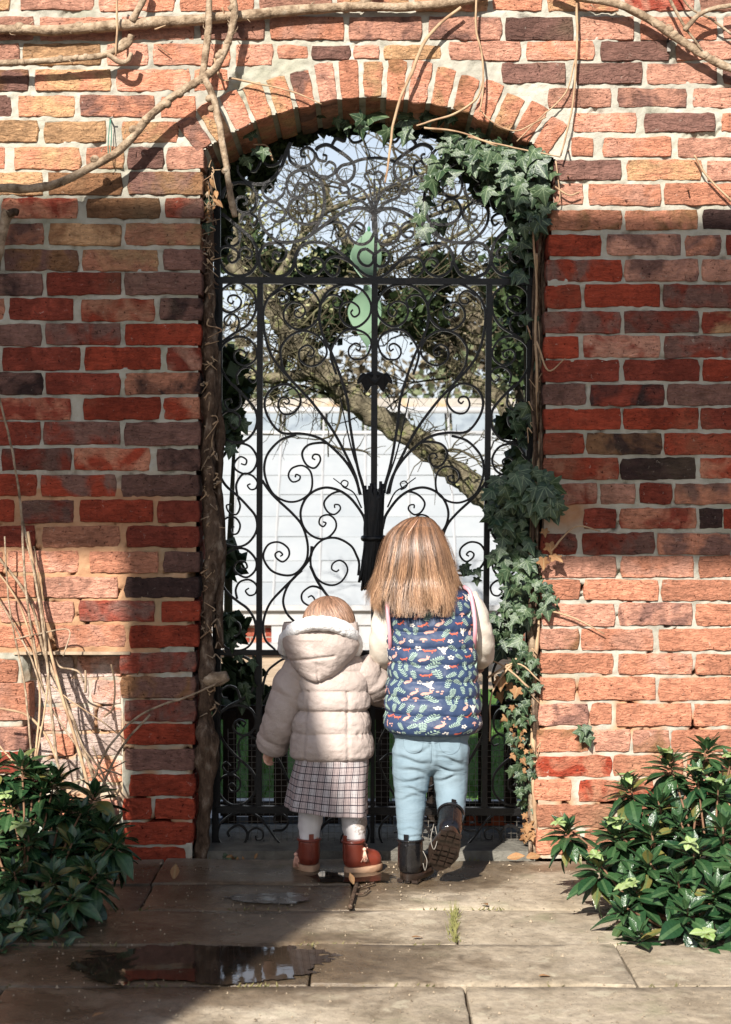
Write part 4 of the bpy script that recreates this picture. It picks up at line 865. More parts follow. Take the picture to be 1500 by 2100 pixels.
iv2 = thing('hanging_ivy', P(760, 250, .36), 'dark shaded ivy hanging behind the head of the arch above the scrolls', 'ivy')
V, F = tube(cr([tuple(P(x, y, .37)) for x, y in [(440, 420), (470, 330), (560, 262), (680, 236), (800, 234), (930, 258), (1040, 310), (1085, 400)]], 6), .012, 7, nz=.5); mk('stem', V, F, M_trunk, iv2)
leafmass([(tuple(P(x, y, .38)), (rx, .06, rz)) for x, y, rx, rz in [(480, 330, .07, .07), (520, 300, .07, .05), (580, 262, .07, .035), (650, 240, .07, .03), (720, 240, .08, .045), (770, 238, .07, .04), (690, 250, .07, .04), (610, 268, .07, .045), (560, 290, .06, .05), (840, 250, .07, .045), (800, 240, .08, .04), (880, 252, .08, .04), (950, 275, .08, .05), (1020, 320, .08, .07), (1070, 400, .05, .1), (470, 400, .05, .09), (540, 350, .04, .05), (1075, 520, .04, .1), (1080, 640, .03, .1), (455, 470, .03, .08), (1000, 380, .05, .06), (940, 330, .05, .03)]], 4600, .05, M_ever, 'foliage', iv2)
tc = thing('terracotta_trough', P(1000, 1690, .5), 'low red terracotta trough just behind the foot of the gate at right', 'trough')
q0, q1 = P(925, 1695, .5), P(1052, 1668, .5); V, F = box(q0.x, q1.x, .44, .56, q0.z, q1.z); mk('pot', V, F, simple('terracotta', (.40, .075, .03), (.52, .12, .05), 14, .8, (60, .3, .004), .2), tc, smooth=False); V, F = box(q0.x - .006, q1.x + .006, .434, .566, q1.z + .001, q1.z + .012); mk('rim', V, F, simple('terracotta_rim', (.36, .07, .03), (.46, .11, .05), 14, .8), tc, smooth=False)
# ---------------------------------------------------------------- plants on this side
def ivy_mesh():
    h = [(0, .0), (.10, -.10), (.26, -.16), (.40, -.06), (.34, .12), (.44, .22), (.64, .34), (.50, .44), (.30, .46), (.22, .60), (.13, .80), (0, 1.02)]
    pts = h + [(-x, y) for x, y in h[-2:0:-1]]; n = len(pts); out = []
    for k in range(3):
        V = [(x, y, -.16 * abs(x) ** 1.3 - (.10 + .06 * k) * y * y + .05 * math.sin(7 * x + k * 2 + 3 * y)) for x, y in pts] + [(0, .34, .05)]
        F = [[i, (i + 1) % n, n] for i in range(n)]; out.append((V, F))
    return out
def lance_mesh():
    out = []
    for k in range(5):
        V = []; F = []; m = 6; tws = (0, .1, -.15, .5, -.6)[k]; w = [.05, .14, .20, .235, .19, .105, .01]
        for i in range(m + 1):
            t = i / m; z = -(.12, .25, .38, .18, .5)[k] * t * t + .03 * math.sin(3 * t)
            tq = tws * w[i] * t; V += [(-w[i], t, z - tq), (-w[i] * .5, t, z - .035 - tq * .5), (0, t, z - .06 * math.sin(math.pi * t)), (w[i] * .5, t, z - .035 + tq * .5), (w[i], t, z + tq)]
        for i in range(m):
            for j in range(4): F.append([5 * i + j, 5 * i + j + 1, 5 * i + 6 + j, 5 * i + 5 + j])
        out.append((V, F))
    return out
def leaf_datas(geos, mat, name):
    ds = []
    for V, F in geos:
        me = bpy.data.meshes.new(name); me.from_pydata(V, [], F); me.materials.append(mat); me.polygons.foreach_set('use_smooth', [True] * len(me.polygons))
        ul = me.uv_layers.new(name='UVMap'); li = np.empty(len(me.loops), dtype=np.int32); me.loops.foreach_get('vertex_index', li)
        ul.data.foreach_set('uv', np.array([(v[0], v[1]) for v in V], dtype=np.float32)[li].ravel()); ds.append(me)
    return ds
IVY, LAN = ivy_mesh(), lance_mesh()
D_ivy = leaf_datas(IVY, M_ivy, 'leaf'); D_lan = leaf_datas(LAN, M_shrub, 'leaf'); D_bud = leaf_datas(LAN, M_bud, 'young_leaf'); D_dead = leaf_datas(IVY, M_brown, 'dead_leaf'); D_lanb = leaf_datas(LAN, M_brown, 'dead_leaf')
def frame(pos, tip, nrm, s, wide=1.0):
    y = Vector(tip).normalized(); z = Vector(nrm); z = (z - y * z.dot(y)); z = z.normalized() if z.length > 1e-4 else y.orthogonal().normalized(); x = y.cross(z)
    m = Matrix.Identity(4)
    for i in range(3): m[i][0] = x[i] * s * wide; m[i][1] = y[i] * s; m[i][2] = z[i] * s; m[i][3] = pos[i]
    return m
def place_leaves(parent, mats, datas, geos, name, mat, limit=300, stuff='foliage'):
    mats = sorted(mats, key=lambda m: (m.translation - cam.location).length / m.to_scale()[1])
    pw = wloc(parent)
    for m in mats[:limit]:
        o = bpy.data.objects.new(name, R.choice(datas)); COL.objects.link(o); o.parent = parent
        mm = m.copy(); mm.translation = m.translation - pw; o.matrix_local = mm
    if len(mats) > limit:
        b = MB()
        for m in mats[limit:]:
            V, F = R.choice(geos); b.add([tuple(m @ Vector(v)) for v in V], F, [(v[0], v[1]) for v in V])
        b.obj(stuff, mat, parent, kind='stuff')
TOCAM = Vector((-.15, -1, .45))
# --- ivy on the right of the gate
ivy = thing('ivy_plant', P(1105, 1757, .05), 'glossy dark ivy climbing the right jamb and hanging over the gate corner', 'ivy')
def ivy_fill(mats, cx, cy, rx, ry, n, Y0, Y1, s0, s1):
    for _ in range(n):
        a = R.uniform(0, 6.283); q = R.random() ** .6; px, py = cx + rx * q * math.cos(a), cy + ry * q * math.sin(a); Y = R.uniform(Y0, Y1)
        tip = Vector((R.gauss(0, .55), R.gauss(-.25, .25), -1 + R.gauss(0, .5))); nn = TOCAM + Vector((R.gauss(0, .45), R.gauss(0, .3), R.gauss(0, .45)))
        mats.append(frame(P(px, py, Y), tip, nn, R.uniform(s0, s1) * R.uniform(.66, .95) * PS(Y)))
iv = []
for a in [(1010, 315, 60, 35, 34, -.02, .12, 34, 50), (1085, 345, 50, 60, 70, -.06, .12, 34, 54), (1040, 380, 60, 45, 40, .04, .14, 30, 48), (950, 285, 60, 22, 20, .04, .13, 28, 46), (1100, 430, 38, 45, 34, -.04, .12, 28, 44), (880, 350, 40, 30, 8, .05, .13, 34, 54), (1065, 500, 30, 60, 14, .06, .14, 26, 40),
          (790, 250, 60, 34, 7, .03, .1, 38, 56), (700, 245, 60, 14, 5, .06, .12, 26, 38), (880, 235, 60, 12, 7, .06, .12, 26, 40), (870, 460, 60, 60, 7, .1, .2, 26, 44), (1070, 990, 62, 48, 66, -.07, .12, 34, 52), (1115, 1010, 38, 45, 36, -.1, .0, 36, 52), (1040, 1060, 40, 50, 34, -.03, .12, 30, 46), (1060, 1140, 55, 50, 50, -.05, .12, 28, 44), (1085, 1215, 48, 45, 44, -.07, .1, 26, 42), (1050, 1290, 42, 60, 48, -.03, .12, 26, 40),
          (1075, 1370, 38, 50, 44, -.04, .1, 24, 36), (1065, 1460, 36, 60, 40, -.02, .1, 20, 32), (1072, 1560, 30, 60, 34, -.01, .09, 18, 28), (1085, 1630, 24, 30, 20, 0, .09, 18, 26), (1085, 700, 20, 150, 8, .04, .14, 22, 34), (1065, 870, 34, 45, 16, .08, .16, 26, 40), (960, 1170, 35, 18, 6, .08, .14, 20, 34), (1205, 1490, 9, 25, 5, -.05, -.02, 22, 34)]: ivy_fill(iv, *a)
place_leaves(ivy, iv, D_ivy, IVY, 'leaf', M_ivy)
br = []
for a in [(1040, 1420, 30, 60, 8, -.02, .08, 22, 36), (1075, 1500, 30, 120, 40, -.01, .09, 10, 20), (1085, 1690, 20, 40, 18, -.01, .08, 14, 24), (1125, 1120, 20, 40, 5, -.05, 0, 24, 36)]: ivy_fill(br, *a)
place_leaves(ivy, br, D_dead, IVY, 'dead_leaf', M_brown)
def stem(parent, pts, r, Y, mat=M_thin, name='stem', n=6, nzz=.25, nocap=False):
    q = [tuple(P(p[0], p[1], p[2] if len(p) > 2 else Y)) for p in pts]; c = cr(q, 6)
    c = c + np.array([[.002 * nz(p[0] * 25, p[2] * 25, 1.3), .002 * nz(p[2] * 30, 3, 1), .002 * nz(p[0] * 25, p[2] * 25, 7.7)] for p in c])
    rr = [x * PS(Y) for x in (r if hasattr(r, '__len__') else [r])]
    V, F = tube(c, rr if len(rr) > 1 else rr[0], n, nz=nzz, seed=pts[0][0]); return mk(name, V, F, mat, parent)
for i in range(9):
    x0 = 1096 + i * 3.4; pts = [(x0 + R.uniform(-6, 6) - (y - 400) * .008, y, R.uniform(.0, .10)) for y in range(R.choice([330, 400, 520]), 1770, 95)]
    stem(ivy, pts, [R.uniform(2, 3.4), R.uniform(3, 6)],   .05, R.choice([M_thin, M_trunk, M_trunk]))
stem(ivy, [(1104, 1180, .04), (1092, 1330, .03), (1100, 1480, .04), (1094, 1600, .04), (1098, 1757, .04)], [6, 8, 9, 10, 12], .04, M_vine)
for pts in [[(960, 280), (1040, 300), (1150, 322)], [(870, 262), (940, 270), (1020, 300)], [(1130, 1130), (1180, 1080), (1230, 1090)], [(1118, 1250), (1180, 1268), (1240, 1300)], [(1060, 1350), (1010, 1420), (1005, 1520)], [(1000, 1390), (1060, 1360), (1110, 1400)], [(1100, 700), (1125, 760), (1160, 735)], [(1135, 380), (1165, 400), (1190, 394)], [(1085, 1410), (1040, 1370), (1000, 1350)]]:
    stem(ivy, pts, [2.4, 1.4], -.03, M_thin)
for i in range(26):
    x, y = 1100 + R.uniform(-16, 18), R.uniform(420, 1720); stem(ivy, [(x, y), (x + R.uniform(-14, 14), y + R.uniform(-16, 16)), (x + R.uniform(-22, 22), y + R.uniform(-26, 26))], [1.6, .8], R.uniform(-.01, .05), M_thin, 'rootlet', 4)
# leaf litter at the foot of the right jamb
for k, lab in enumerate(['large curled brown leaf at the foot of the right jamb', 'brown dead leaf lying against the gate sill on the right']):
    p = P(1040 + 40 * k, 1752, -.04); o = tag(bpy.data.objects.new('dead_leaf', D_lanb[k]), lab, 'leaf', 'dead leaves by the gate'); COL.objects.link(o); o.matrix_local = frame((p.x, -.05, .012), (1, -.2 + .7 * k, .25), (.2, -.6, 1), .055, 1.3)
# --- ivy trunk on the left jamb
tr = thing('climbing_ivy', P(415, 1757, .03), 'gnarled brown ivy trunk swelling up the left jamb of the doorway', 'ivy')
stem(tr, [(414, 1765, .03), (417, 1700, .03), (424, 1610, .02), (426, 1535, .01), (420, 1470, .03), (427, 1390, .02), (424, 1300, .03), (429, 1220, .03), (440, 1130, .03), (430, 1040, .03), (427, 930, .03), (431, 820, .03), (429, 720, .04), (428, 650, .05), (431, 560, .06), (429, 450, .06), (430, 350, .06)],
     [15, 14, 14, 27, 14, 16, 13, 12, 17, 13, 15, 15, 17, 14, 9, 8, 6], .03, M_trunk, 'trunk', 22, .8)
stem(tr, [(424, 1392, .01), (445, 1394, -.01), (466, 1388, -.02)], [15, 14, 10], .0, M_vine, 'branch_stub', 10, .4)
stem(tr, [(447, 1000, .07), (452, 900, .08), (446, 820, .08), (450, 720, .08)], [7, 10, 9, 4], .07, M_trunk, 'trunk', 9, .5)
stem(tr, [(452, 1330, .07), (450, 1220, .08), (456, 1120, .08), (450, 1030, .08), (447, 990, .08)], [7, 11, 10, 9, 6], .07, M_trunk, 'trunk', 9, .5)
for i in range(150):
    x, y = 430 + R.uniform(-12, 14), R.uniform(340, 1480); stem(tr, [(x, y), (x + R.uniform(-12, 12), y + R.uniform(-14, 14)), (x + R.uniform(-20, 20), y + R.uniform(-18, 30))], [1.8, .7], R.uniform(-.005, .02), R.choice([M_thin, M_vine, M_trunk]), 'rootlet', 4)
iv = []; ivy_fill(iv, 515, 305, 28, 26, 5, .05, .12, 26, 36); ivy_fill(iv, 500, 1390, 30, 50, 8, .1, .2, 26, 38); ivy_fill(iv, 470, 1755, 30, 8, 9, -.05, .04, 10, 18); ivy_fill(iv, 430, 420, 12, 60, 6, .02, .06, 20, 30); ivy_fill(iv, 480, 1300, 30, 40, 8, .12, .2, 20, 34); ivy_fill(iv, 480, 860, 26, 60, 12, .14, .22, 24, 40)
place_leaves(tr, iv, D_ivy, IVY, 'leaf', M_ivy)
br = []; ivy_fill(br, 432, 400, 12, 40, 10, .0, .05, 18, 34); ivy_fill(br, 500, 1752, 40, 6, 6, -.04, .02, 14, 24); place_leaves(tr, br, D_lanb, LAN, 'dead_leaf', M_brown)
# --- woody climber across the top of the wall
cl = thing('woody_climber', P(-20, 385, -.06), 'bare woody climber with smooth pale stems trained across the top of the wall', 'climber')
for pts, r, Y in [([(-60, 66), (0, 60), (120, 62), (250, 52), (350, 44), (440, 38), (550, 27), (650, 17), (740, 14), (850, 14), (940, 4), (1010, -12)], [10, 11, 11, 10, 9], -.035),
                  ([(-60, 130), (0, 129), (100, 124), (190, 117), (232, 106), (262, 90), (269, 72)], [6, 6.5, 7, 7.5], -.06), ([(222, 112), (244, 126), (262, 124), (270, 108)], [6, 4.5], -.07), ([(238, 104), (256, 84), (266, 88)], [7, 6], -.06),
                  ([(-60, 388), (0, 386), (62, 387), (122, 374), (200, 336), (255, 300), (300, 246), (350, 202), (415, 160), (448, 132), (470, 82), (481, 30), (474, -25)], [9, 9, 8.5, 8, 7.5, 7], -.085),
                  ([(414, 160), (422, 110), (428, 50), (430, -25)], [7, 7.5, 6], -.075), ([(419, 158), (440, 210), (456, 290), (470, 380), (483, 445)], [7.5, 7, 6], -.09), ([(300, -25), (290, 10), (272, 44)], [7.5, 7], -.05),
                  ([(735, 16), (760, -5), (775, -25)], [9, 7], -.035),
                  ([(1130, -25), (1190, -4), (1270, 10), (1340, 44), (1410, 92), (1470, 128), (1560, 165)], [6, 8.5, 8.5, 8], -.05), ([(1560, 6), (1480, 14), (1432, 32), (1404, 62)], [4, 5.5], -.07), ([(1365, -20), (1395, 40), (1440, 104)], [3.5, 2.5], -.06), ([(1500, 70), (1460, 40), (1420, 20), (1390, -20)], [2.5, 2], -.04)]:
    stem(cl, pts, r, Y, M_vine, 'stem', 10, .3)
kb = MB()
for pts, r, Y in [([(0, 60), (250, 52), (550, 27), (740, 14)], 10.5, -.035), ([(0, 386), (122, 374), (300, 246), (415, 160)], 8.5, -.085), ([(415, 160), (470, 82), (478, 10)], 7.5, -.085), ([(414, 160), (428, 10)], 7.2, -.075), ([(0, 129), (190, 117)], 6.5, -.06), ([(1190, -4), (1340, 44), (1470, 128)], 8.3, -.05), ([(425, 180), (483, 440)], 7, -.09)]:
    q = cr([tuple(P(x, y, Y)) for x, y in pts], 12)
    for k in range(1, len(q) - 1):
        if R.random() < .5: continue
        d = Vector(q[k + 1]) - Vector(q[k]); d.normalize(); c0 = Vector(q[k]) + Vector((R.gauss(0, .002), -.001, R.gauss(0, .002))); rr = r * PS(Y)
        if R.random() < .45: V, F = ellipsoid(c0, (rr * 1.16, rr * 1.2, rr * 1.1), 10, 6); kb.add(V, F)
        else:
            u = Vector((d.z, -.5, -d.x)) * R.choice((-1, 1)); V, F = tube([tuple(c0 + u * rr * .8), tuple(c0 + u * rr * 1.3 + d * .006), tuple(c0 + u * rr * R.uniform(1.2, 1.9) + d * R.uniform(.01, .022))], [.0022, .0008], 4); kb.add(V, F)
kb.obj('knots_and_spurs', M_vine, cl, kind='stuff')
for pts, r, Y in [([(945, 15), (900, 52), (868, 92), (845, 150), (822, 200), (806, 260), (798, 330), (790, 375)], [3.2, 4, 3, 2], -.05), ([(978, -20), (977, 60), (988, 110), (992, 170), (984, 230)], [2.6, 2.4, 2], -.05), ([(992, 165), (975, 205), (930, 235), (880, 250), (855, 258)], [2.2, 2.6, 2], -.03),
                  ([(1182, -20), (1184, 70), (1180, 150), (1172, 230), (1150, 320)], [3, 2.6, 1.8], -.04), ([(1180, 120), (1160, 190), (1110, 240), (1060, 290)], [1.8, 1.2], -.03), ([(1120, 240), (1060, 268), (1010, 250), (985, 225)], [1.8, 1.3], -.03), ([(240, -20), (240, 60), (238, 115)], [2.6, 2], -.075),
                  ([(470, 160), (530, 172), (600, 188), (660, 214)], [2.2, 1.4], -.03), ([(440, 120), (452, 160), (470, 165)], [2.6, 1.6], -.05), ([(1424, 318), (1450, 360), (1500, 410), (1560, 450)], [2.2, 2.6], -.03), ([(1140, 330), (1148, 400), (1142, 420)], [1.6, 1.2], -.03), ([(318, 60), (340, 52)], [2, 1], -.05), ([(455, 15), (462, 32)], [2.6, 1.4], -.05), ([(320, 90), (350, 112)], [1.5, 1], -.02), ([(560, 330), (548, 300), (520, 296)], [2.5, 2], .1)]:
    stem(cl, pts, r, Y, M_thin, 'twig', 5, .2)
sp = thing('cut_stem', P(-5, 520, -.05), 'short cut woody stem stub standing off the wall at the left edge', 'stem')
stem(sp, [(-14, 560), (2, 500), (12, 450), (20, 436)], [10, 10, 11, 14], -.06, M_vine, 'stem', 9, .3); stem(sp, [(16, 440), (30, 434), (38, 436)], [9, 7], -.07, M_trunk, 'cut_end', 8, .2)
# --- dry stalks by the niche
ds = thing('dry_climber_stalks', P(185, 1690, -.2), 'bundle of dry straw coloured stalks fanning up beside the wall niche', 'dry plant')
for pts, r in [([(-10, 780), (15, 880), (30, 950), (45, 1060), (52, 1200), (72, 1330), (90, 1420)], 4), ([(-20, 1120), (60, 1230), (92, 1340), (140, 1450), (180, 1560), (215, 1680)], 5), ([(45, 1060), (75, 1200), (95, 1340), (108, 1480), (128, 1640)], 4.5), ([(-20, 1150), (40, 1240), (70, 1340), (82, 1450), (62, 1640)], 3.5), ([(58, 1090), (85, 1250), (120, 1400), (165, 1550), (200, 1690)], 5),
               ([(-20, 1450), (60, 1470), (110, 1540), (150, 1690)], 4), ([(470, 1392), (380, 1430), (300, 1460), (240, 1510), (200, 1580), (172, 1680)], 3.6), ([(308, 1465), (245, 1540), (195, 1650)], 4), ([(0, 1530), (40, 1580), (60, 1640)], 3), ([(112, 1350), (125, 1368), (160, 1376), (172, 1400)], 3), ([(176, 1375), (176, 1420)], 4), ([(228, 1362), (236, 1400), (232, 1450), (214, 1470)], 3), ([(30, 1310), (80, 1300), (142, 1292), (130, 1345)], 2.2),
               ([(10, 1100), (20, 1250), (50, 1400), (66, 1560)], 3), ([(70, 1120), (90, 1270), (98, 1400), (75, 1560)], 2.6), ([(-20, 1200), (55, 1330), (110, 1460), (240, 1640)], 3), ([(95, 1340), (150, 1480), (190, 1560), (250, 1590)], 2.8), ([(100, 1400), (150, 1440), (210, 1480), (262, 1520)], 2), ([(260, 1560), (200, 1590), (130, 1610)], 2.4), ([(240, 1680), (215, 1600), (190, 1530)], 2.6)]:
    stem(ds, [(x, y, -.05 - max(0, (y - 1250)) * .0004 + R.uniform(-.025, .01)) for x, y in pts], [r * .6, r * .75], -.08, R.choice([M_thin, M_vine, M_vine]), 'stalk', 5, .15)
# --- the two glossy shrubs
def shrub(root, rosettes, label, fill, boxf, seed):
    global R
    R = random.Random(seed)
    s = thing('glossy_shrub', root, label, 'shrub', 'glossy evergreen shrubs flanking the path'); lv, bd = [], []
    rt = Vector(root)
    def ros(pos, ax, L, n, bud):
        n = int(n * 1.4)
        ax = ax.normalized(); a0 = R.uniform(0, 6.28); e1 = ax.orthogonal().normalized(); e2 = ax.cross(e1)
        for i in range(n):
            t = i / n; ang = a0 + i * 2.39996; elev = rad(78 - 125 * t ** .9) + R.gauss(0, .12); out = e1 * math.cos(ang) + e2 * math.sin(ang)
            tip = out * math.cos(elev) + ax * math.sin(elev) + Vector((0, 0, -.12 * t)); nn = ax * math.cos(elev) - out * math.sin(elev)
            l = L * (.5 + .55 * min(1, t * 1.7)) * R.uniform(.7, 1.15)
            lv.append(frame(pos - ax * (L * .75 * t) + out * .006, tip, nn + Vector((R.gauss(0, .15), R.gauss(0, .15), 0)), l, R.uniform(.85, 1.15)))
        if bud:
            c = pos + ax * L * .25 + (e1 * R.uniform(-.4, .4) + Vector((-.3, -.4, 0))) * L * .4
            for i in range(9):
                ang = i * 2.4; out = e1 * math.cos(ang) + e2 * math.sin(ang); bd.append(frame(c, out * .9 + ax * R.uniform(-.4, .6), ax, L * R.uniform(.28, .45), 1.7))
    for px, py, Y, n, bud in rosettes:
        p = P(px, py, Y); d = Vector((p.x - rt.x, p.y - rt.y, .55)); ax = Vector((d.x * .5, d.y * .5 - .12, .75))
        ros(p, ax, R.uniform(.074, .094), n, bud)
        mid = rt.lerp(p, .5) + Vector((R.uniform(-.03, .03), R.uniform(-.03, .03), -.03)); q = cr([tuple(rt + Vector((R.uniform(-.05, .05), R.uniform(-.05, .05), -.02))), tuple(mid), tuple(p)], 6); V, F = tube(q, [.005, .0035, .0025], 6); mk('stem', V, F, M_stem, s)
    x0, x1, y0, y1, Y0, Y1 = boxf
    for _ in range(fill):
        px, py = R.uniform(x0, x1), R.uniform(y0, y1); Y = Y0 + (Y1 - Y0) * min(1, max(0, (py - y0) / (y1 - y0))) + R.uniform(.05, .22); p = P(px, py, Y)
        if p.z < .04: continue
        d = Vector((p.x - rt.x, p.y - rt.y, .5)); ros(p, Vector((d.x * .5, d.y * .5 - .15, .6)), R.uniform(.07, .09), 14, R.random() < .15)
    place_leaves(s, lv, D_lan, LAN, 'leaf', M_shrub, 300, 'inner_leaves'); place_leaves(s, bd, D_bud, LAN, 'young_leaf', M_bud, 150, 'inner_buds')
M_stem = simple('reddish_stem', (.07, .035, .018), (.17, .09, .05), 20, .7, None, .3)
shrub((P(1440, 0, -.8).x, -.78, 0), [(1449, 1528, -.45, 24, 0), (1372, 1556, -.5, 26, 1), (1288, 1606, -.55, 24, 1), (1160, 1694, -.6, 26, 1), (1262, 1700, -.65, 24, 1), (1226, 1768, -.75, 22, 1), (1300, 1822, -.85, 22, 1), (1425, 1738, -.85, 22, 1), (1389, 1800, -.9, 18, 0), (1308, 1912, -1.0, 18, 0), (1447, 1930, -1.05, 18, 1), (1474, 1612, -.6, 22, 1), (1484, 1690, -.75, 20, 0), (1468, 1822, -.95, 18, 0), (1395, 1680, -.7, 22, 0), (1335, 1700, -.7, 22, 0), (1330, 1765, -.8, 20, 0), (1500, 1560, -.5, 22, 1), (1520, 1760, -.9, 20, 0), (1410, 1860, -1.0, 16, 0), (1350, 1640, -.6, 20, 0), (1430, 1590, -.55, 20, 1), (1520, 1860, -1.0, 18, 0), (1280, 1860, -.9, 14, 0)],
      'glossy dark green shrub in full sun at the right of the path', 52, (1270, 1540, 1640, 1930, -.5, -.9), 21)
shrub((P(40, 0, -.75).x, -.72, 0), [(70, 1580, -.4, 24, 0), (88, 1610, -.45, 22, 0), (20, 1640, -.5, 22, 1), (130, 1650, -.5, 22, 0), (195, 1622, -.42, 24, 0), (60, 1705, -.6, 22, 1), (150, 1725, -.6, 24, 0), (222, 1690, -.55, 24, 0), (236, 1722, -.62, 20, 0), (110, 1790, -.75, 22, 0), (28, 1780, -.7, 22, 0), (180, 1770, -.7, 20, 0), (25, 1890, -.9, 20, 0), (78, 1850, -.85, 20, 1), (55, 1905, -.95, 22, 1), (118, 1910, -.95, 16, 0), (15, 1990, -1.05, 18, 0), (85, 1960, -1.0, 18, 1), (45, 1560, -.42, 22, 0), (115, 1590, -.42, 22, 0), (170, 1660, -.5, 22, 0), (130, 1950, -1.0, 16, 0), (40, 2010, -1.1, 16, 0), (0, 1940, -1.05, 18, 0), (200, 1790, -.75, 18, 0), (-30, 1720, -.6, 22, 0), (-30, 1860, -.9, 20, 0), (150, 1830, -.85, 16, 0), (-10, 1560, -.45, 20, 0)],
      'dense dark glossy shrub in shade at the left of the path', 56, (-60, 200, 1650, 1960, -.45, -.95), 22)
R = random.Random(77)
# --- small things on the paving
def small(name, lab, cat, group=None): return lambda p: thing(name, p, lab, cat, group)
tf = thing('moss_tuft', P(932, 1900, yd(1900)), 'tuft of green moss and grass in the joint between two slabs', 'moss'); b = MB(); 
for i in range(150):
    p = P(932 + R.gauss(0, 4), 0, 0); yy = yd(R.uniform(1872, 1934)); x = (932 - 750 + R.gauss(0, 5)) * (D + yy) / K; h = R.uniform(.004, .022) if R.random() < .9 else .045; a = R.uniform(0, 6.28)
    b.add([(x - .0015, yy, 0), (x + .0015, yy, 0), (x + .012 * math.cos(a), yy + .012 * math.sin(a), h)], [[0, 1, 2]])
b.obj('blades', simple('moss_green', (.07, .08, .02), (.18, .17, .06), 40, .9), tf, smooth=False, kind='stuff')
tg = thing('broken_twig', P(725, 1850, yd(1850)), 'short broken twig with a scrap of leaf lying on the slab joint', 'twig')
for pts, r in [([(718, 1868), (724, 1845), (733, 1818)], 5), ([(728, 1840), (745, 1838), (758, 1828)], 2.5), ([(726, 1830), (748, 1822), (768, 1816)], 2.5)]:
    q = [((x - 750) * (D + yd(y)) / K, yd(y), .008) for x, y in pts]; V, F = tube(cr(q, 4), r * .0013, 6, nz=.3); mk('stick', V, F, M_trunk, tg)
o = bpy.data.objects.new('leaf_scrap', D_lanb[0]); COL.objects.link(o); o.parent = tg; m = frame(((726 - 750) * (D + yd(1822)) / K, yd(1822), .012), (-.3, .2, .8), (0, -1, .3), .035); m.translation -= wloc(tg); o.matrix_local = m
for k, (px, py, lab) in enumerate([(357, 1808, 'small upright brown leaf caught in the slab joint by the left jamb'), (1106, 2008, 'curled orange brown leaf on the paving at lower right'), (1000, 1862, 'scrap of pale leaf on the sunny slab joint'), (190, 2092, 'dark leaf scrap at the bottom edge of the paving'), (845, 1928, 'tiny dead leaf near the mossy joint')]):
    yy = yd(py); o = bpy.data.objects.new('dead_leaf', D_lanb[k % 3]); COL.objects.link(o); tag(o, lab, 'leaf', 'dead leaves on the paving')
    o.matrix_local = frame(((px - 750) * (D + yy) / K, yy, .008), (.1, .3, 1) if k == 0 else (R.uniform(-1, 1), .3, .08), (0, -1, .2) if k == 0 else (0, 0, 1), (.045 if k == 0 else .03), 1.3)
# --- fixings in the wall
for k, (x0, y0, x1, y1, lab) in enumerate([(1411, 390, 1397, 428, 'long rusty nail standing out of the sunlit brick course at right'), (1166, 310, 1168, 326, 'rusty nail stub in the joint beside the arch springing'), (1165, 362, 1166, 376, 'rusty nail stub below the arch springing on the right'), (288, 1376, 288, 1378, 'pale nail head at the back of the niche')]):
    a = P(x0, y0, .0); V, F = tube([tuple(a), (a.x - .004, -.035, a.z - .006)], .0028, 6); o = mk('nail', V, F, simple('rust', (.10, .045, .02), (.2, .09, .04), 30, .8), None, loc=a); tag(o, lab, 'nail', 'nails in the wall')
vt = thing('vine_tie', P(228, 250, -.03), 'green plastic plant tie looped over a metal peg in the wall', 'plant tie')
V, F = tube([tuple(P(226, 243, .0)), tuple(P(226, 243, -.03)), tuple(P(232, 240, -.035))], .003, 6); mk('peg', V, F, M_wire, vt)
V, F = tube(cr([tuple(P(227, 243, -.03)), tuple(P(229, 280, -.032)), tuple(P(225, 325, -.04)), tuple(P(222, 300, -.036)), tuple(P(226, 245, -.03))], 5), .0016, 5); mk('tie', V, F, simple('green_plastic', (.03, .12, .09), (.05, .17, .12), 9, .5), vt)
mt = thing('metal_bracket', P(1371, 96, -.01), 'small grey metal bracket under the diagonal climber stem', 'bracket')
V, F = box(P(1367, 0).x, P(1374, 0).x, -.014, -.004, P(0, 108).z, P(0, 84).z); mk('plate', V, F, M_wire, mt, smooth=False)
V, F = tube([tuple(P(1370, 88, -.01)), tuple(P(1372, 70, -.05))], .003, 6); mk('peg', V, F, M_iron, mt)

gr = MB()
for i in range(900):
    y = R.uniform(-2.0, -.03); x = R.gauss(0, .55) if R.random() < .5 else R.uniform(-1.1, 1.1); r_ = R.uniform(.0012, .0035) * (1.6 if R.random() < .06 else 1)
    V = [(x + r_ * R.uniform(.6, 1.4) * math.cos(a), y + r_ * R.uniform(.6, 1.4) * math.sin(a), .001) for a in (0, 1.3, 2.6, 3.9, 5.2)] + [(x, y, r_ * R.uniform(.6, 1.1) + .003)]; gr.add(V, [[i_, (i_ + 1) % 5, 5] for i_ in range(5)])
tag(gr.obj('grit', simple('grit', (.06, .045, .03), (.30, .24, .17), 90, .9, None, .2), None, smooth=False), 'fine grit and crumbs scattered over the stone paving', 'grit', kind='stuff')
mo_ = MB()
for jy, xa, xb in ((yd(1938), -1.2, 1.3), (yd(2022), -1.2, 1.3), (yd(1865), -.9, 1.2), (-.025, -1.1, 1.2)):
    for i in range(170):
        x = R.uniform(xa, xb); 
        if nz(x * 5, jy * 3, 4) < .02: continue
        y = jy + R.gauss(0, .005); a = R.uniform(0, 6.28); h = R.uniform(.003, .010); mo_.add([(x - .003, y, -.002), (x + .003, y, -.002), (x + .008 * math.cos(a), y + .008 * math.sin(a), h)], [[0, 1, 2]])
tag(mo_.obj('joint_moss', simple('joint_moss_green', (.05, .055, .018), (.16, .14, .06), 40, .95), None, smooth=False), 'thin moss and crumbs along the joints of the paving', 'moss', kind='stuff')
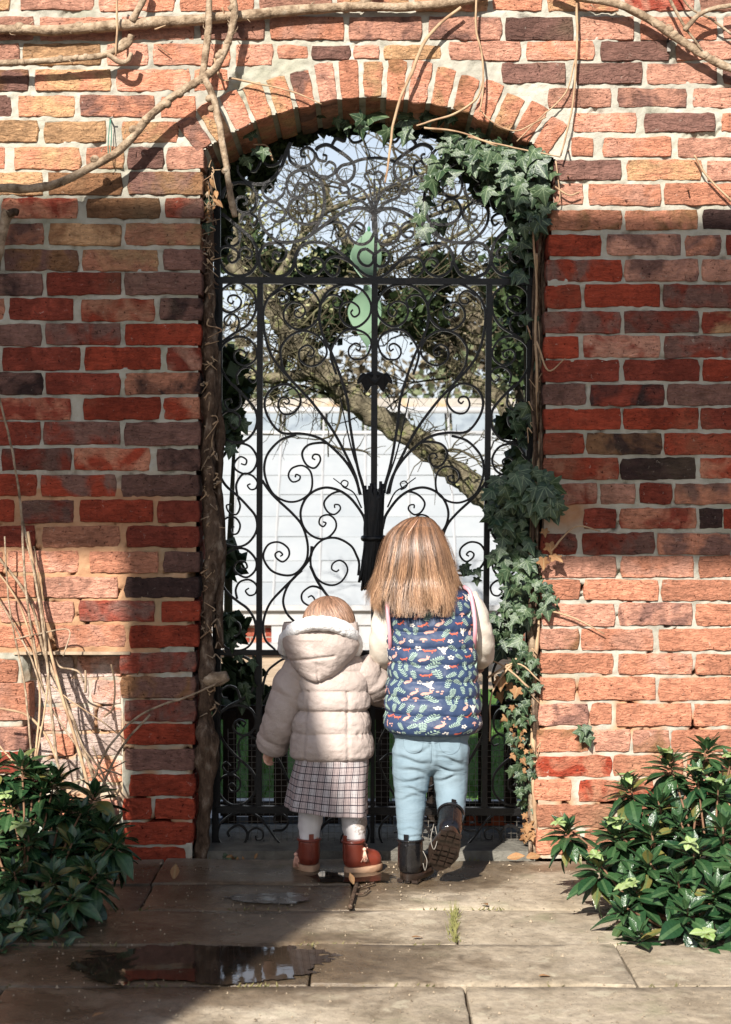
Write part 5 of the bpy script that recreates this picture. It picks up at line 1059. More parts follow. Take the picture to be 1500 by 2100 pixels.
# ---------------------------------------------------------------- the two children at the gate
M_skin = simple('skin', (.55, .30, .21), (.62, .36, .26), 30, .5, None, .35)
M_coat = simple('beige_shell_fabric', (.34, .278, .245), (.39, .322, .288), 12, .6, (48, .75, .008), .22)
M_fleece = simple('white_fleece', (.68, .66, .65), (.80, .79, .78), 60, .95, (150, 1.0, .006), .1)
M_tights = simple('white_ribbed_tights', (.55, .52, .51), (.63, .60, .59), 20, .85, (200, .3, .002), .15, stretch=(1, 1, .05))
tn_ = M_tights.node_tree; bs_ = tn_.nodes['Principled BSDF']; src = bs_.inputs['Base Color'].links[0].from_socket     # a splash of mud on one calf
gp_ = tn_.nodes.new('ShaderNodeNewGeometry'); vd = tn_.nodes.new('ShaderNodeVectorMath'); vd.operation = 'DISTANCE'; tn_.links.new(gp_.outputs['Position'], vd.inputs[0]); vd.inputs[1].default_value = P(746, 1690, -.19)
nn_ = tn_.nodes.new('ShaderNodeTexNoise'); nn_.inputs['Scale'].default_value = 150; nn_.inputs['Detail'].default_value = 4; tn_.links.new(gp_.outputs['Position'], nn_.inputs['Vector'])
m1 = tn_.nodes.new('ShaderNodeMath'); m1.operation = 'MULTIPLY_ADD'; tn_.links.new(vd.outputs['Value'], m1.inputs[0]); m1.inputs[1].default_value = -12.0; tn_.links.new(nn_.outputs['Fac'], m1.inputs[2])
m2 = tn_.nodes.new('ShaderNodeMapRange'); m2.inputs[1].default_value = .12; m2.inputs[2].default_value = .3; m2.inputs[4].default_value = .75; tn_.links.new(m1.outputs[0], m2.inputs[0])
mx_ = tn_.nodes.new('ShaderNodeMix'); mx_.data_type = 'RGBA'; tn_.links.new(m2.outputs[0], mx_.inputs[0]); tn_.links.new(src, mx_.inputs[6]); mx_.inputs[7].default_value = (.16, .11, .07, 1); tn_.links.new(mx_.outputs[2], bs_.inputs['Base Color'])
M_brownboot = simple('chestnut_leather', (.10, .018, .010), (.165, .032, .018), 14, .3, (70, .3, .003), .45)
M_crepe = simple('tan_sole', (.30, .17, .10), (.40, .25, .16), 30, .8, None, .2)
M_patent = simple('black_patent', (.004, .004, .005), (.008, .0075, .008), 20, .06, (26, .4, .010), .6)
M_sole = simple('dark_lug_sole', (.010, .007, .005), (.024, .015, .011), 40, .28, (60, .4, .003), .4)
M_cream = simple('cream_jersey', (.52, .46, .39), (.58, .52, .44), 20, .9, (60, .5, .005), .1)
M_pink = simple('pink_piping', (.60, .25, .30), (.66, .32, .36), 20, .7, None, .2)
M_navy = simple('navy_shell_fabric', (.02, .036, .082), (.028, .047, .10), 10, .5, (45, .45, .005), .3)
M_tassel = simple('pink_tassel', (.55, .28, .20), (.66, .40, .30), 40, .8, None, .2)
def denim():
    t = NT('pale_blue_denim'); c = t.coord('Object'); n = t.noise(c, 9, 5)
    w = t.n('TexWave'); w.inputs['Scale'].default_value = 260; w.bands_direction = 'DIAGONAL'; t.l(c, w.inputs['Vector'])
    col = t.ramp(n, [(0.3, (.135, .19, .225)), (0.7, (.19, .25, .285))]); col = t.mix(.25, col, t.ramp(w.outputs['Fac'], [(0, .75), (1, 1.15)]), 'MULTIPLY')
    h = t.noise(t.coord('Object', False, (.7, .7, 3.0)), 14, 4, .6, .6)
    return t.out(col, .85, t.bump(h, .35, .012), .15)
M_denim = denim()
def plaid():
    t = NT('plaid_wool'); uv = t.n('TexCoord').outputs['UV']; sp = t.n('SeparateXYZ'); t.l(uv, sp.inputs[0]); u, v = sp.outputs[0], sp.outputs[1]
    def band(s, per, a, b): f = t.math('FRACT', t.math('DIVIDE', s, per)); return t.math('MULTIPLY', t.math('GREATER_THAN', f, a), t.math('LESS_THAN', f, b))
    p = .0212
    col = t.mix(t.math('MULTIPLY', band(u, p * 2, 0, .5), .55), (.40, .365, .36), (.33, .25, .235)); col = t.mix(t.math('MULTIPLY', band(v, p * 2, 0, .5), .4), col, (.35, .265, .25))
    for s, a, b, k in ((u, .02, .13, .93), (v, .02, .15, .95), (u, .30, .36, .6), (u, .78, .85, .55), (v, .50, .55, .25)):
        col = t.mix(t.math('MULTIPLY', band(s, p, a, b), k), col, (.022, .017, .026))
    c = t.coord('Object'); nb = t.noise(c, 260, 3)
    return t.out(t.mix(.3, col, t.ramp(nb, [(0.3, .6), (0.7, 1.3)]), 'MULTIPLY'), .95, t.bump(nb, .4, .002), .1)
M_plaid = plaid()
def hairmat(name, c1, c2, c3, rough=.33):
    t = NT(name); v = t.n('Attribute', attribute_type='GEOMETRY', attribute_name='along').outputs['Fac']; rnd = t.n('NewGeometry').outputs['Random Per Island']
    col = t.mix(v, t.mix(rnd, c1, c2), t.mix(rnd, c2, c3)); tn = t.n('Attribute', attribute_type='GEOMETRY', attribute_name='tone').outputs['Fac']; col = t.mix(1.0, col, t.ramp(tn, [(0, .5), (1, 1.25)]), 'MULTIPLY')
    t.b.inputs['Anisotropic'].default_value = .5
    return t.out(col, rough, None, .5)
M_hairg = hairmat('light_brown_hair', (.075, .033, .017), (.21, .105, .053), (.50, .305, .175), .4)
M_hairt = hairmat('soft_brown_hair', (.10, .05, .03), (.22, .12, .075), (.36, .22, .145), .5)

def table(st, m=24):
    return cr(st, m)                                # rows: py, cx, hw, depth, Yc, exponent
class Loft:
    """a closed cloth tube: rings across the body, theta 0 at the back, v from top to hem"""
    def __init__(s, st, disp=None): s.T = table(st); s.disp = disp; s.p0, s.p1 = s.T[0][0], s.T[-1][0]
    def at(s, th, v, off=0.0, raw=False):
        th = np.asarray(th, float); v = np.clip(np.asarray(v, float), 0, 1); k = np.linspace(0, 1, len(s.T))
        py, cx, hw, dp, yc, ex = (np.interp(v, k, s.T[:, i]) for i in range(6))
        sn, cs = np.sin(th), np.cos(th); a = np.sign(sn) * np.abs(sn) ** (2 / ex); b = np.sign(cs) * np.abs(cs) ** (2 / ex)
        sc = (D + yc) / K
        if s.disp is not None and not raw: off = off + s.disp(th, py, cx + hw * a)
        nx_, ny_ = sn, -cs
        return np.stack([(cx - 750 + hw * a) * sc + nx_ * off, yc - dp * b + ny_ * off, H - (py - 1050) * sc + 0 * th], -1)
    def v_of(s, py): return np.interp(py, s.T[:, 0], np.linspace(0, 1, len(s.T)))
    def mesh(s, nu, nv, close_top=False, hem=0.006, v0=0.0, v1=1.0, uvm=False):
        th = np.linspace(-math.pi, math.pi, nu + 1)[:-1]; vs = np.linspace(v0, v1, nv + 1); TH, VV = np.meshgrid(th, vs)
        V = s.at(TH.ravel(), VV.ravel()); F = []
        for i in range(nv):
            for j in range(nu): F.append([i * nu + j, i * nu + (j + 1) % nu, (i + 1) * nu + (j + 1) % nu, (i + 1) * nu + j])
        U = None
        if uvm:
            G = V.reshape(nv + 1, nu, 3); mid = G[nv // 2]; d = np.linalg.norm(np.diff(np.vstack([mid, mid[:1]]), axis=0), axis=1); ac = np.concatenate([[0], np.cumsum(d)[:-1]]); U = np.stack([np.tile(ac, nv + 1), V[:, 2]], 1)
        if hem:                                     # turned-in hem so the edge has thickness
            c = V[-nu:].mean(0); base = len(V); q = V[-nu:] + (c - V[-nu:]) * .1 + np.array([0, 0, -.002]); q2 = V[-nu:] + (c - V[-nu:]) * .22 + np.array([0, 0, .012]); V = np.vstack([V, q, q2])
            for r in (0, 1):
                a0 = base - nu + r * nu
                F += [[a0 + j, a0 + (j + 1) % nu, a0 + nu + (j + 1) % nu, a0 + nu + j] for j in range(nu)]
            if U is not None: U = np.vstack([U, U[-nu:], U[-nu:]])
        if close_top: F.append(list(range(nu)))
        return V, F, U
NTAB = np.array([[[noise.noise(Vector((i * .37, j * .37, k * 7.3))) for j in range(96)] for i in range(96)] for k in range(3)])
def vn(a, b, k=0):
    a = np.mod(np.asarray(a) / .37, 95); b = np.mod(np.asarray(b) / .37, 95); i, j = a.astype(int), b.astype(int); f, g = a - i, b - j; f = f * f * (3 - 2 * f); g = g * g * (3 - 2 * g); t = NTAB[k]; i1, j1 = np.minimum(i + 1, 95), np.minimum(j + 1, 95)
    return t[i, j] * (1 - f) * (1 - g) + t[i1, j] * f * (1 - g) + t[i, j1] * (1 - f) * g + t[i1, j1] * f * g
def puff(py, seams, A, e=.55):
    py = np.asarray(py, float); s = np.asarray(seams, float); i = np.clip(np.searchsorted(s, py) - 1, 0, len(s) - 2); t = np.clip((py - s[i]) / (s[i + 1] - s[i]), 0.0, 1.0)
    return A * np.sin(math.pi * t) ** e, np.minimum(t, 1 - t) * (s[i + 1] - s[i])
def limb_mesh(pts, nu, nv, seams=None, A=.006, wr=.003, seed=0):
    """sleeve or trouser leg: pts = (px,py,Y,r_px,flat); quilted across where seams (0..1 along) are given"""
    c = cr([tuple(P(p[0], p[1], p[2])) + (p[3] * PS(p[2]), p[4] if len(p) > 4 else 1.0) for p in pts], 14); m = len(c); k = np.linspace(0, 1, nv + 1)
    C_ = np.stack([np.interp(k, np.linspace(0, 1, m), c[:, i]) for i in range(5)], 1); T = np.gradient(C_[:, :3], axis=0); T /= np.linalg.norm(T, axis=1)[:, None]
    u = np.array((0, -1.0, 0)); V = []; ang = np.arange(nu) * 2 * math.pi / nu
    for i in range(nv + 1):
        u = u - T[i] * np.dot(u, T[i]); u /= np.linalg.norm(u); w = np.cross(T[i], u); r = np.full(nu, C_[i, 3])
        if seams is not None:
            pf, dd = puff(k[i] * 100, seams, A, .28); r = r + pf - .0016 * np.abs(vn(ang * 3 + seed, np.full(nu, k[i] * 6), 1)) * math.exp(-float(dd) / 5) * 2
        r = r + wr * vn(np.cos(ang) * 1.4 + 9 + seed, np.full(nu, k[i] * 16) + np.sin(ang) * 1.2 + 4, 2)
        V += [C_[i, :3] + u * math.cos(a) * q * C_[i, 4] + w * math.sin(a) * q for a, q in zip(ang, r)]
    F = [[i * nu + j, i * nu + (j + 1) % nu, (i + 1) * nu + (j + 1) % nu, (i + 1) * nu + j] for i in range(nv) for j in range(nu)]
    V = np.array(V); cc = V[-nu:].mean(0); base = len(V); V = np.vstack([V, V[-nu:] + (cc - V[-nu:]) * .25, V[-nu:] + (cc - V[-nu:]) * .3 - T[-1] * .015]); F += [[base - nu + r * nu + j, base - nu + r * nu + (j + 1) % nu, base + r * nu + (j + 1) % nu, base + r * nu + j] for r in (0, 1) for j in range(nu)]
    F.append(list(range(nu))[::-1]); return V, F
def hand_parts(w, e, s, curl=.8, side=1):
    """palm, four unequal curled fingers and a thumb leaving the side of the palm"""
    w, e = Vector(w), Vector(e); f = (w - e).normalized(); up = Vector((0, 0, 1)); up = (up - f * up.dot(f)).normalized(); x = f.cross(up); out = [capsule(w, w + f * .035 * s, .015 * s, .018 * s, 10, 1.0)]
    dn = -up
    for k, L in zip((-1.5, -.5, .5, 1.5), (.034, .04, .038, .03)):
        b = w + f * .046 * s + x * k * .0095 * s; d = f.copy(); p = b
        for j in range(3):
            d = (d * math.cos(curl * .8) + dn * math.sin(curl * .8)).normalized(); dn2 = dn; q = p + d * L * s / 3 * 1.15; out.append(capsule(p, q, (.0062 - j * .0007) * s, (.0058 - j * .0007) * s, 8)); p = q
            dn = (dn - d * dn.dot(d)).normalized() if (dn - d * dn.dot(d)).length > .1 else -f
        dn = -up
    tb = w + f * .014 * s + x * side * .016 * s; t1 = tb + (x * side * .7 + f * .7 - up * .3).normalized() * .02 * s; t2 = t1 + (f * .9 - up * .5).normalized() * .017 * s
    out += [capsule(tb, t1, .0075 * s, .007 * s, 8), capsule(t1, t2, .007 * s, .0055 * s, 8)]
    return out
def head_parts(c, r, fwd=(0, 1, .05)):
    c = Vector(c); f = Vector(fwd).normalized(); up = Vector((0, 0, 1)); x = f.cross(up).normalized()
    L = [ellipsoid(c, (r * .9, r * 1.05, r * 1.05), 24, 16), ellipsoid(c + f * r * .3 - up * r * .5, (r * .66, r * .66, r * .55), 16, 10)]
    L.append(capsule(c + f * r * 1.0 + up * r * .02, c + f * r * 1.17 - up * r * .22, r * .09, r * .13, 8))                                # nose
    for s in (-1, 1):
        L.append(ellipsoid(c + x * s * r * .9 - up * r * .15, (r * .1, r * .2, r * .27), 10, 8)); L.append(ellipsoid(c + f * r * .72 - up * r * .38 + x * s * r * .38, (r * .3, r * .25, r * .26), 10, 8))   # ears, cheeks
    L.append(capsule(c + f * r * .93 - up * r * .52 - x * r * .16, c + f * r * .93 - up * r * .52 + x * r * .16, r * .07, r * .07, 8))    # lips
    return L
def face(c, r, parent, fwd=(0, 1, .05)):
    c = Vector(c); f = Vector(fwd).normalized(); x = f.cross(Vector((0, 0, 1))).normalized()
    for s in (-1, 1): V, F = ellipsoid(c + f * r * .93 + x * s * r * .34 + Vector((0, 0, r * .02)), (r * .13, r * .1, r * .09), 12, 8); mk('eye', V, F, M_eye, parent)
    V, F = capsule(c + f * r * 1.0 - Vector((0, 0, r * .52)) - x * r * .15, c + f * r * 1.0 - Vector((0, 0, r * .52)) + x * r * .15, r * .04, r * .04, 8); mk('mouth', V, F, M_lip, parent)
M_eye = simple('eye', (.03, .02, .015), (.05, .03, .02), 20, .1); M_lip = simple('lips', (.45, .13, .11), (.5, .16, .14), 20, .4)
def strands(name, fn, n, mat, parent, w, m=11, seed=1):
    """fn(i, rnd) -> (theta array, v array, lift array) handed to a surface; each lock is a flat tapering ribbon with a ridge"""
    rr = random.Random(seed); V = []; F = []; A = []; TN = []
    for i in range(n):
        pts = fn(rr, m); ww = w * rr.uniform(.6, 1.3)
        T = np.gradient(pts, axis=0); T /= np.linalg.norm(T, axis=1)[:, None] + 1e-9
        nrm = pts - np.array(fn.center); nrm[:, 2] *= .3; nrm /= np.linalg.norm(nrm, axis=1)[:, None] + 1e-9; sd = np.cross(T, nrm); sd /= np.linalg.norm(sd, axis=1)[:, None] + 1e-9
        base = len(V)
        for j in range(m):
            t = j / (m - 1); q = ww * (1.0 if t < .7 else (1 - (t - .7) / .3 * .85)); p = pts[j]
            V += [p - sd[j] * q, p + nrm[j] * q * .8, p + sd[j] * q]; A += [t, t, t]; TN += [fn.tone] * 3 if hasattr(fn, 'tone') else [.6] * 3
        for j in range(m - 1):
            a = base + 3 * j; F += [[a, a + 1, a + 4, a + 3], [a + 1, a + 2, a + 5, a + 4]]
    o = mk(name, V, F, mat, parent); at = o.data.attributes.new('along', 'FLOAT', 'POINT'); at.data.foreach_set('value', np.array(A, np.float32)); at = o.data.attributes.new('tone', 'FLOAT', 'POINT'); at.data.foreach_set('value', np.array(TN, np.float32)); return o
def boot(parent, M, L, wd, h, mats, style):
    """local: heel behind the origin, toe along +y; M carries it into the world"""
    up, so = mats; tf = lambda V: [tuple(M @ Vector(v)) for v in V]
    parts = [capsule((0, .0, .04), (0, -.002, h - .01), wd * .54, wd * .53, 16), capsule((0, .004, .036), (0, L * .35, .034), wd * .5, wd * .48, 16), capsule((0, L * .35, .034), (0, L - wd * .62, .03), wd * .5, wd * .52, 16), capsule((0, L * .12, .06), (0, L * .5, .04), wd * .47, wd * .4, 14)]
    q = []
    for V, F in parts: V = np.array(V, float); V[:, 2] = np.clip(V[:, 2], .012, h); q.append((tf(V), F))
    o = fuse('boot', q, .004, up, parent, 4)
    n = 40; out = []
    for i in range(n):
        a = 2 * math.pi * i / n; y = -math.cos(a); x = math.sin(a); yy = (y + 1) / 2
        out.append((x * wd * (.50 + .1 * math.sin(yy * 3) + (.05 if yy > .5 else 0)), -wd * .52 + yy * (L + wd * .5)))
    V = []
    for z, k in ((.0, .97), (.004, 1.04), (.016, 1.04), (.019, .97)): V += [(x * k, y, z) for x, y in out]
    F = [[r * n + i, r * n + (i + 1) % n, (r + 1) * n + (i + 1) % n, (r + 1) * n + i] for r in range(3) for i in range(n)] + [list(range(n))[::-1], [3 * n + i for i in range(n)]]
    s = mk('sole', tf(V), F, so, o, sharp=40)
    V, F = box(-.007, .007, -wd * .56, -wd * .50, h - .018, h + .016); mk('pull_tab', tf(V), F, up, o, smooth=False)
    V, F = tube([tuple(M @ Vector((0, -wd * .545, z))) for z in np.linspace(.03, h - .01, 8)], .0022, 6); mk('back_seam', V, F, up, o)
    a = np.linspace(0, 2 * math.pi, 25); V, F = tube([tuple(M @ Vector((math.cos(t) * wd * .535, -.002 + math.sin(t) * wd * .535, h - .004))) for t in a], .004, 6, cap=False); mk('collar', V, F, up, o)
    for k in range(4):
        z = .055 + k * (h - .065) / 4; V, F = tube(cr([tuple(M @ Vector((x, wd * .52 + .006 + (h - z) * .25 - abs(x) * .5, z))) for x in (-.018, 0, .018)], 4), .0028, 6); mk('lace', V, F, M_sole if style == 'lug' else M_tassel, o)
    if style == 'lug':
        for k in range(7):
            y = -wd * .36 + k * (L + wd * .1) / 7
            if k == 2: continue
            for x in (-.62, 0, .62):
                V, F = box(x * wd * .52 - wd * .13, x * wd * .52 + wd * .13, y - .0052 + abs(x) * .003, y + .0052 + abs(x) * .003, -.007, .001); mk('lug', tf(V), F, so, o, smooth=False)
    return o

# ---------------- the toddler
tod = thing('person', P(684, 1786, -.18), 'toddler in a beige hooded puffer jacket, plaid skirt and brown boots, seen from behind', 'child', None)
hc = P(675, 1283, -.115); hr = .073
J = {k: P(*v) for k, v in dict(neck=(672, 1345, -.13), ch=(680, 1400, -.14), pel=(682, 1560, -.16), shl=(618, 1385, -.14), ell=(580, 1465, -.13), wrl=(556, 1530, -.09), shr=(742, 1380, -.14), elr=(788, 1420, -.06), wrr=(800, 1412, .06), hl=(652, 1590, -.16), hr=(712, 1590, -.16), kl=(640, 1665, -.165), kr=(724, 1670, -.165), al=(634, 1752, -.18), ar=(728, 1758, -.18)).items()}
bp = head_parts(hc, hr) + [capsule(J['neck'], hc, .034, .036), capsule(J['ch'], J['pel'], .075, .07, 16), capsule(J['shl'], J['shr'], .034, .034)]
for a, b_, r0, r1 in [('shl', 'ell', .03, .026), ('ell', 'wrl', .026, .018), ('shr', 'elr', .03, .026), ('elr', 'wrr', .026, .018), ('hl', 'kl', .04, .032), ('hr', 'kr', .04, .032), ('kl', 'al', .031, .024), ('kr', 'ar', .031, .024), ('hl', 'hr', .06, .06)]: bp.append(capsule(J[a], J[b_], r0, r1))
bp += hand_parts(J['wrl'], J['ell'], .85, .8, 1) + hand_parts(J['wrr'], J['elr'], .85, .9, -1) + [capsule(J['al'], J['al'] + Vector((0, .06, -.02)), .022, .02), capsule(J['ar'], J['ar'] + Vector((.03, .05, -.02)), .022, .02)]
fuse('body', bp, .005, M_skin, tod, 3); face(hc, hr, tod)
# jacket body: quilted tiers with a gathered waist
seam = [1330, 1372, 1412, 1453, 1498, 1556]
def dj(th, py, x):
    pp = py + 3 * vn(x * .012 + 2, py * .0 + 1.3, 0) * 2
    a, d = puff(pp, seam, .0085, .27); w = np.abs(vn(th * 5 + 20, py * .02, 1)) * np.exp(-d / 5) * .011; vert = .006 * np.exp(-((x - 632 + (py - 1450) * .05) / 2.6) ** 2) + .006 * np.exp(-((x - 714) / 2.6) ** 2); vert = vert * (py > 1412)
    return a - w - vert + .005 * vn(th * 1.6 + 5, py * .03 + 7, 2) * (py < 1560) + .0022 * vn(th * 5 + 3, py * .11, 0)
jk = Loft([(1340, 676, 46, .055, -.13, 2.1), (1358, 678, 66, .07, -.135, 2.2), (1385, 680, 74, .08, -.14, 2.3), (1420, 681, 74, .084, -.145, 2.4), (1446, 681, 73, .083, -.15, 2.4), (1454, 681, 70, .080, -.15, 2.4), (1475, 680, 77, .086, -.152, 2.5), (1500, 680, 78, .088, -.155, 2.5), (1530, 681, 80, .089, -.157, 2.5), (1548, 681, 79, .087, -.158, 2.5), (1556, 681, 72, .08, -.158, 2.4)], dj)
V, F, U = jk.mesh(150, 130, hem=.006); jacket = mk('puffer_jacket', V, F, M_coat, tod)
V, F = limb_mesh([(628, 1368, -.14, 34), (606, 1395, -.145, 37), (592, 1430, -.15, 36), (577, 1475, -.145, 34), (564, 1512, -.12, 32), (556, 1537, -.105, 28)], 60, 90, [0, 18, 38, 58, 78, 101], .0055, .005, 3); mk('sleeve', V, F, M_coat, jacket)
V, F = limb_mesh([(730, 1366, -.14, 34), (752, 1390, -.13, 36), (772, 1408, -.09, 35), (788, 1416, -.02, 31), (798, 1414, .04, 26)], 60, 80, [0, 26, 50, 75, 101], .005, .005, 8); mk('sleeve', V, F, M_coat, jacket)
def dh(th, py, x):
    cr_ = .005 * np.exp(-((x - 652 - (py - 1300) * .02) / 2.0) ** 2) * (np.abs(th) < 1.6) + .0035 * np.exp(-((x - 612) / 2.0) ** 2) * (py > 1320) * (np.abs(th) < 1.6) + .006 * np.exp(-((py - 1346 + (x - 650) * .12) / 3.0) ** 2) * (x < 690)
    fold = .008 * np.maximum(0, vn((py - x * .35) * .05 + 9, x * .012 + 4, 0)) * (py > 1310)
    return -cr_ - fold + .006 * vn(x * .03 + 30, py * .03 + 11, 1)
hood = Loft([(1276, 658, 76, .050, -.185, 2.4), (1290, 658, 80, .066, -.19, 2.4), (1315, 658, 79, .080, -.19, 2.3), (1340, 658, 73, .085, -.185, 2.2), (1362, 656, 60, .078, -.185, 2.1), (1380, 653, 42, .064, -.19, 2.0), (1392, 650, 22, .046, -.20, 2.0), (1398, 649, 4, .03, -.205, 2.0)], dh)
V, F, U = hood.mesh(110, 90, hem=0); hd_ = mk('hood', V, F, M_coat, jacket)
tp = [P(584, 1332, -.135), P(587, 1308, -.19), P(606, 1290, -.24), P(632, 1280, -.262), (P(660, 1278, -.268)), P(690, 1282, -.262), P(713, 1294, -.24), P(727, 1312, -.19), P(728, 1334, -.135), P(715, 1345, -.06), P(660, 1352, -.04), P(602, 1345, -.06), P(584, 1332, -.135)]
c = cr([tuple(q) for q in tp], 10); V, F = tube(c, .0215, 14, cap=False, nz=.0); V = np.array(V); V += np.array([[.0035 * nz(*(v * 90)), .0035 * nz(*(v * 90 + 40)), .0035 * nz(*(v * 90 + 80))] for v in V]); mk('fleece_trim', V, F, M_fleece, jacket)
# skirt
def dsk(th, py, x): return .006 * np.sin(th * 7 + 1) * np.clip((py - 1560) / 90, 0, 1) + .003 * vn(th * 3 + 2, py * .02, 1)
sk = Loft([(1535, 682, 72, .078, -.158, 2.3), (1560, 681, 76, .082, -.16, 2.3), (1600, 676, 79, .088, -.162, 2.3), (1640, 672, 82, .092, -.165, 2.3), (1662, 670, 84, .094, -.166, 2.3)], dsk)
V, F, U = sk.mesh(120, 40, hem=.004, uvm=True); V[:, 2] += -.012 * (V[:, 0] - P(670, 0, -.165).x) / .1 * np.clip((1.0 - (V[:, 2] - .15) / .2), 0, 1); mk('plaid_skirt', V, F, M_plaid, tod, uv=U)
b = MB()
for pts in ([(646, 1600, -.16, 30), (640, 1650, -.165, 27), (636, 1690, -.17, 24), (634, 1722, -.178, 19), (634, 1740, -.18, 16)], [(716, 1600, -.16, 30), (724, 1655, -.165, 28), (727, 1695, -.17, 25), (728, 1726, -.178, 19.5), (728, 1745, -.18, 16)]):
    V, F = limb_mesh(pts, 48, 50, None, 0, .0035, 5); b.add(V, F)
b.obj('tights', M_tights, tod)
gz = P(634, 1783, -.185); Mb = Matrix.Translation((gz.x, -.175, .002)) @ Matrix.Rotation(rad(14), 4, 'Z'); bt = boot(tod, Mb, .098, .062, .098, (M_brownboot, M_crepe), 'plain'); bs = [(bt, -1, gz)]
gz2 = P(726, 1788, -.185); Mb2 = Matrix.Translation((gz2.x, -.205, .002)) @ Matrix.Rotation(rad(-52), 4, 'Z'); bt2 = boot(tod, Mb2, .105, .062, .098, (M_brownboot, M_crepe), 'plain')
for bo, q in ((bt, P(607, 1752, -.18)), (bt2, P(748, 1742, -.22))):
    b = MB(); V, F = ellipsoid(q, (.006, .006, .006), 10, 8); b.add(V, F)
    for i in range(14): V, F = tube([tuple(q), tuple(q + Vector((R.gauss(0, .004), R.gauss(-.002, .003), -.02))), tuple(q + Vector((R.gauss(0, .007), R.gauss(-.003, .004), -.036)))], [.0018, .001], 4); b.add(V, F)
    b.obj('tassel', M_tassel, bo)
# toddler's hair: fine locks lying round the crown
class HT:
    center = tuple(hc)
    def __call__(s, rr, m):
        s.tone = .6 + .35 * rr.gauss(0, 1); th = rr.uniform(-math.pi, math.pi); t = np.linspace(.03 + .25 * rr.random(), 1, m) * rr.uniform(1.45, 2.0); sw = rr.uniform(-.35, .35) + .25; a = th + sw * t + .06 * np.sin(t * 6 + rr.random() * 6)
        lf = 1.0 + .035 * rr.random() + .02 * np.sin(t * 4 + rr.random() * 6)
        x = hc.x + np.sin(a) * np.sin(t) * hr * 1.06 * lf; y = hc.y - np.cos(a) * np.sin(t) * hr * 1.16 * lf - .012; z = hc.z + np.cos(t) * hr * 1.13 * lf + .004
        return np.stack([x, y, z], 1)
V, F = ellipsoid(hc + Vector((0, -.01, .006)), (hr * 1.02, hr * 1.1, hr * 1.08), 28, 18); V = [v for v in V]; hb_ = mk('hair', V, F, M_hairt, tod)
strands('hair_locks', HT(), 1500, M_hairt, hb_, .0016, 10, 5)['kind'] = 'stuff'

# ---------------- the girl
girl = thing('person', P(846, 1811, -.335), 'girl with shoulder length fair hair in a navy patterned gilet, blue jeans and black boots', 'child', None)
gc = P(853, 1132, -.165); gr = .087
J = {k: P(*v) for k, v in dict(neck=(868, 1215, -.17), ch=(880, 1280, -.18), pel=(884, 1500, -.23), shl=(808, 1245, -.175), ell=(785, 1338, -.12), wrl=(800, 1352, .07), shr=(958, 1240, -.175), elr=(992, 1325, -.12), wrr=(984, 1350, .07), hl=(850, 1535, -.24), hr=(918, 1535, -.24), kl=(842, 1640, -.27), kr=(925, 1626, -.255), al=(842, 1760, -.325), ar=(925, 1684, -.345)).items()}
bp = head_parts(gc, gr, (.1, 1, .0)) + [capsule(J['neck'], gc, .036, .04), capsule(J['ch'], J['pel'], .075, .058, 16), capsule(J['shl'], J['shr'], .036, .036)]
for a, b_, r0, r1 in [('shl', 'ell', .032, .027), ('ell', 'wrl', .027, .019), ('shr', 'elr', .032, .027), ('elr', 'wrr', .027, .019), ('hl', 'kl', .04, .027), ('hr', 'kr', .04, .025), ('kl', 'al', .026, .02), ('kr', 'ar', .024, .018), ('hl', 'hr', .055, .055)]: bp.append(capsule(J[a], J[b_], r0, r1))
bp += hand_parts(J['wrl'], J['ell'], 1.05, 1.0, 1) + hand_parts(J['wrr'], J['elr'], 1.05, 1.0, -1) + [capsule(J['al'], J['al'] + Vector((0, .08, -.02)), .025, .022), capsule(J['ar'], J['ar'] + Vector((0, .03, -.06)), .025, .022)]
fuse('body', bp, .005, M_skin, girl, 3); face(gc, gr, girl, (.1, 1, 0))
gs = [1196, 1230, 1262, 1293, 1327, 1360, 1394, 1428, 1462, 1502]
def dg_(th, py, x):
    pp = py + (x - 885) * .045 * np.clip((1330 - py) / 100, -.35, 1) + 2.5 * vn(x * .02 + 3, py * 0 + .7, 2) * 2
    a, d = puff(pp, gs, .0098, .42); w = np.abs(vn(th * 6 + 12, py * .015 + 3, 1)) * np.exp(-d / 5) * .006
    return a - w + .004 * vn(th * 2 + 5, py * .02 + 3, 0) + .0018 * vn(th * 7 + 3, py * .14, 2)
gil = Loft([(1196, 872, 42, .050, -.17, 2.0), (1208, 876, 66, .062, -.172, 2.1), (1222, 879, 84, .072, -.175, 2.3), (1245, 882, 87, .08, -.18, 2.4), (1275, 884, 85, .085, -.185, 2.4), (1310, 885, 85, .088, -.19, 2.4), (1350, 887, 86, .09, -.2, 2.4), (1400, 888, 89, .094, -.21, 2.4), (1450, 888, 94, .1, -.222, 2.4), (1482, 888, 95, .102, -.23, 2.4), (1498, 887, 90, .098, -.232, 2.4), (1502, 887, 84, .09, -.232, 2.4)], dg_)
V, F, U = gil.mesh(170, 190, hem=.006); gilet = mk('quilted_gilet', V, F, M_navy, girl)
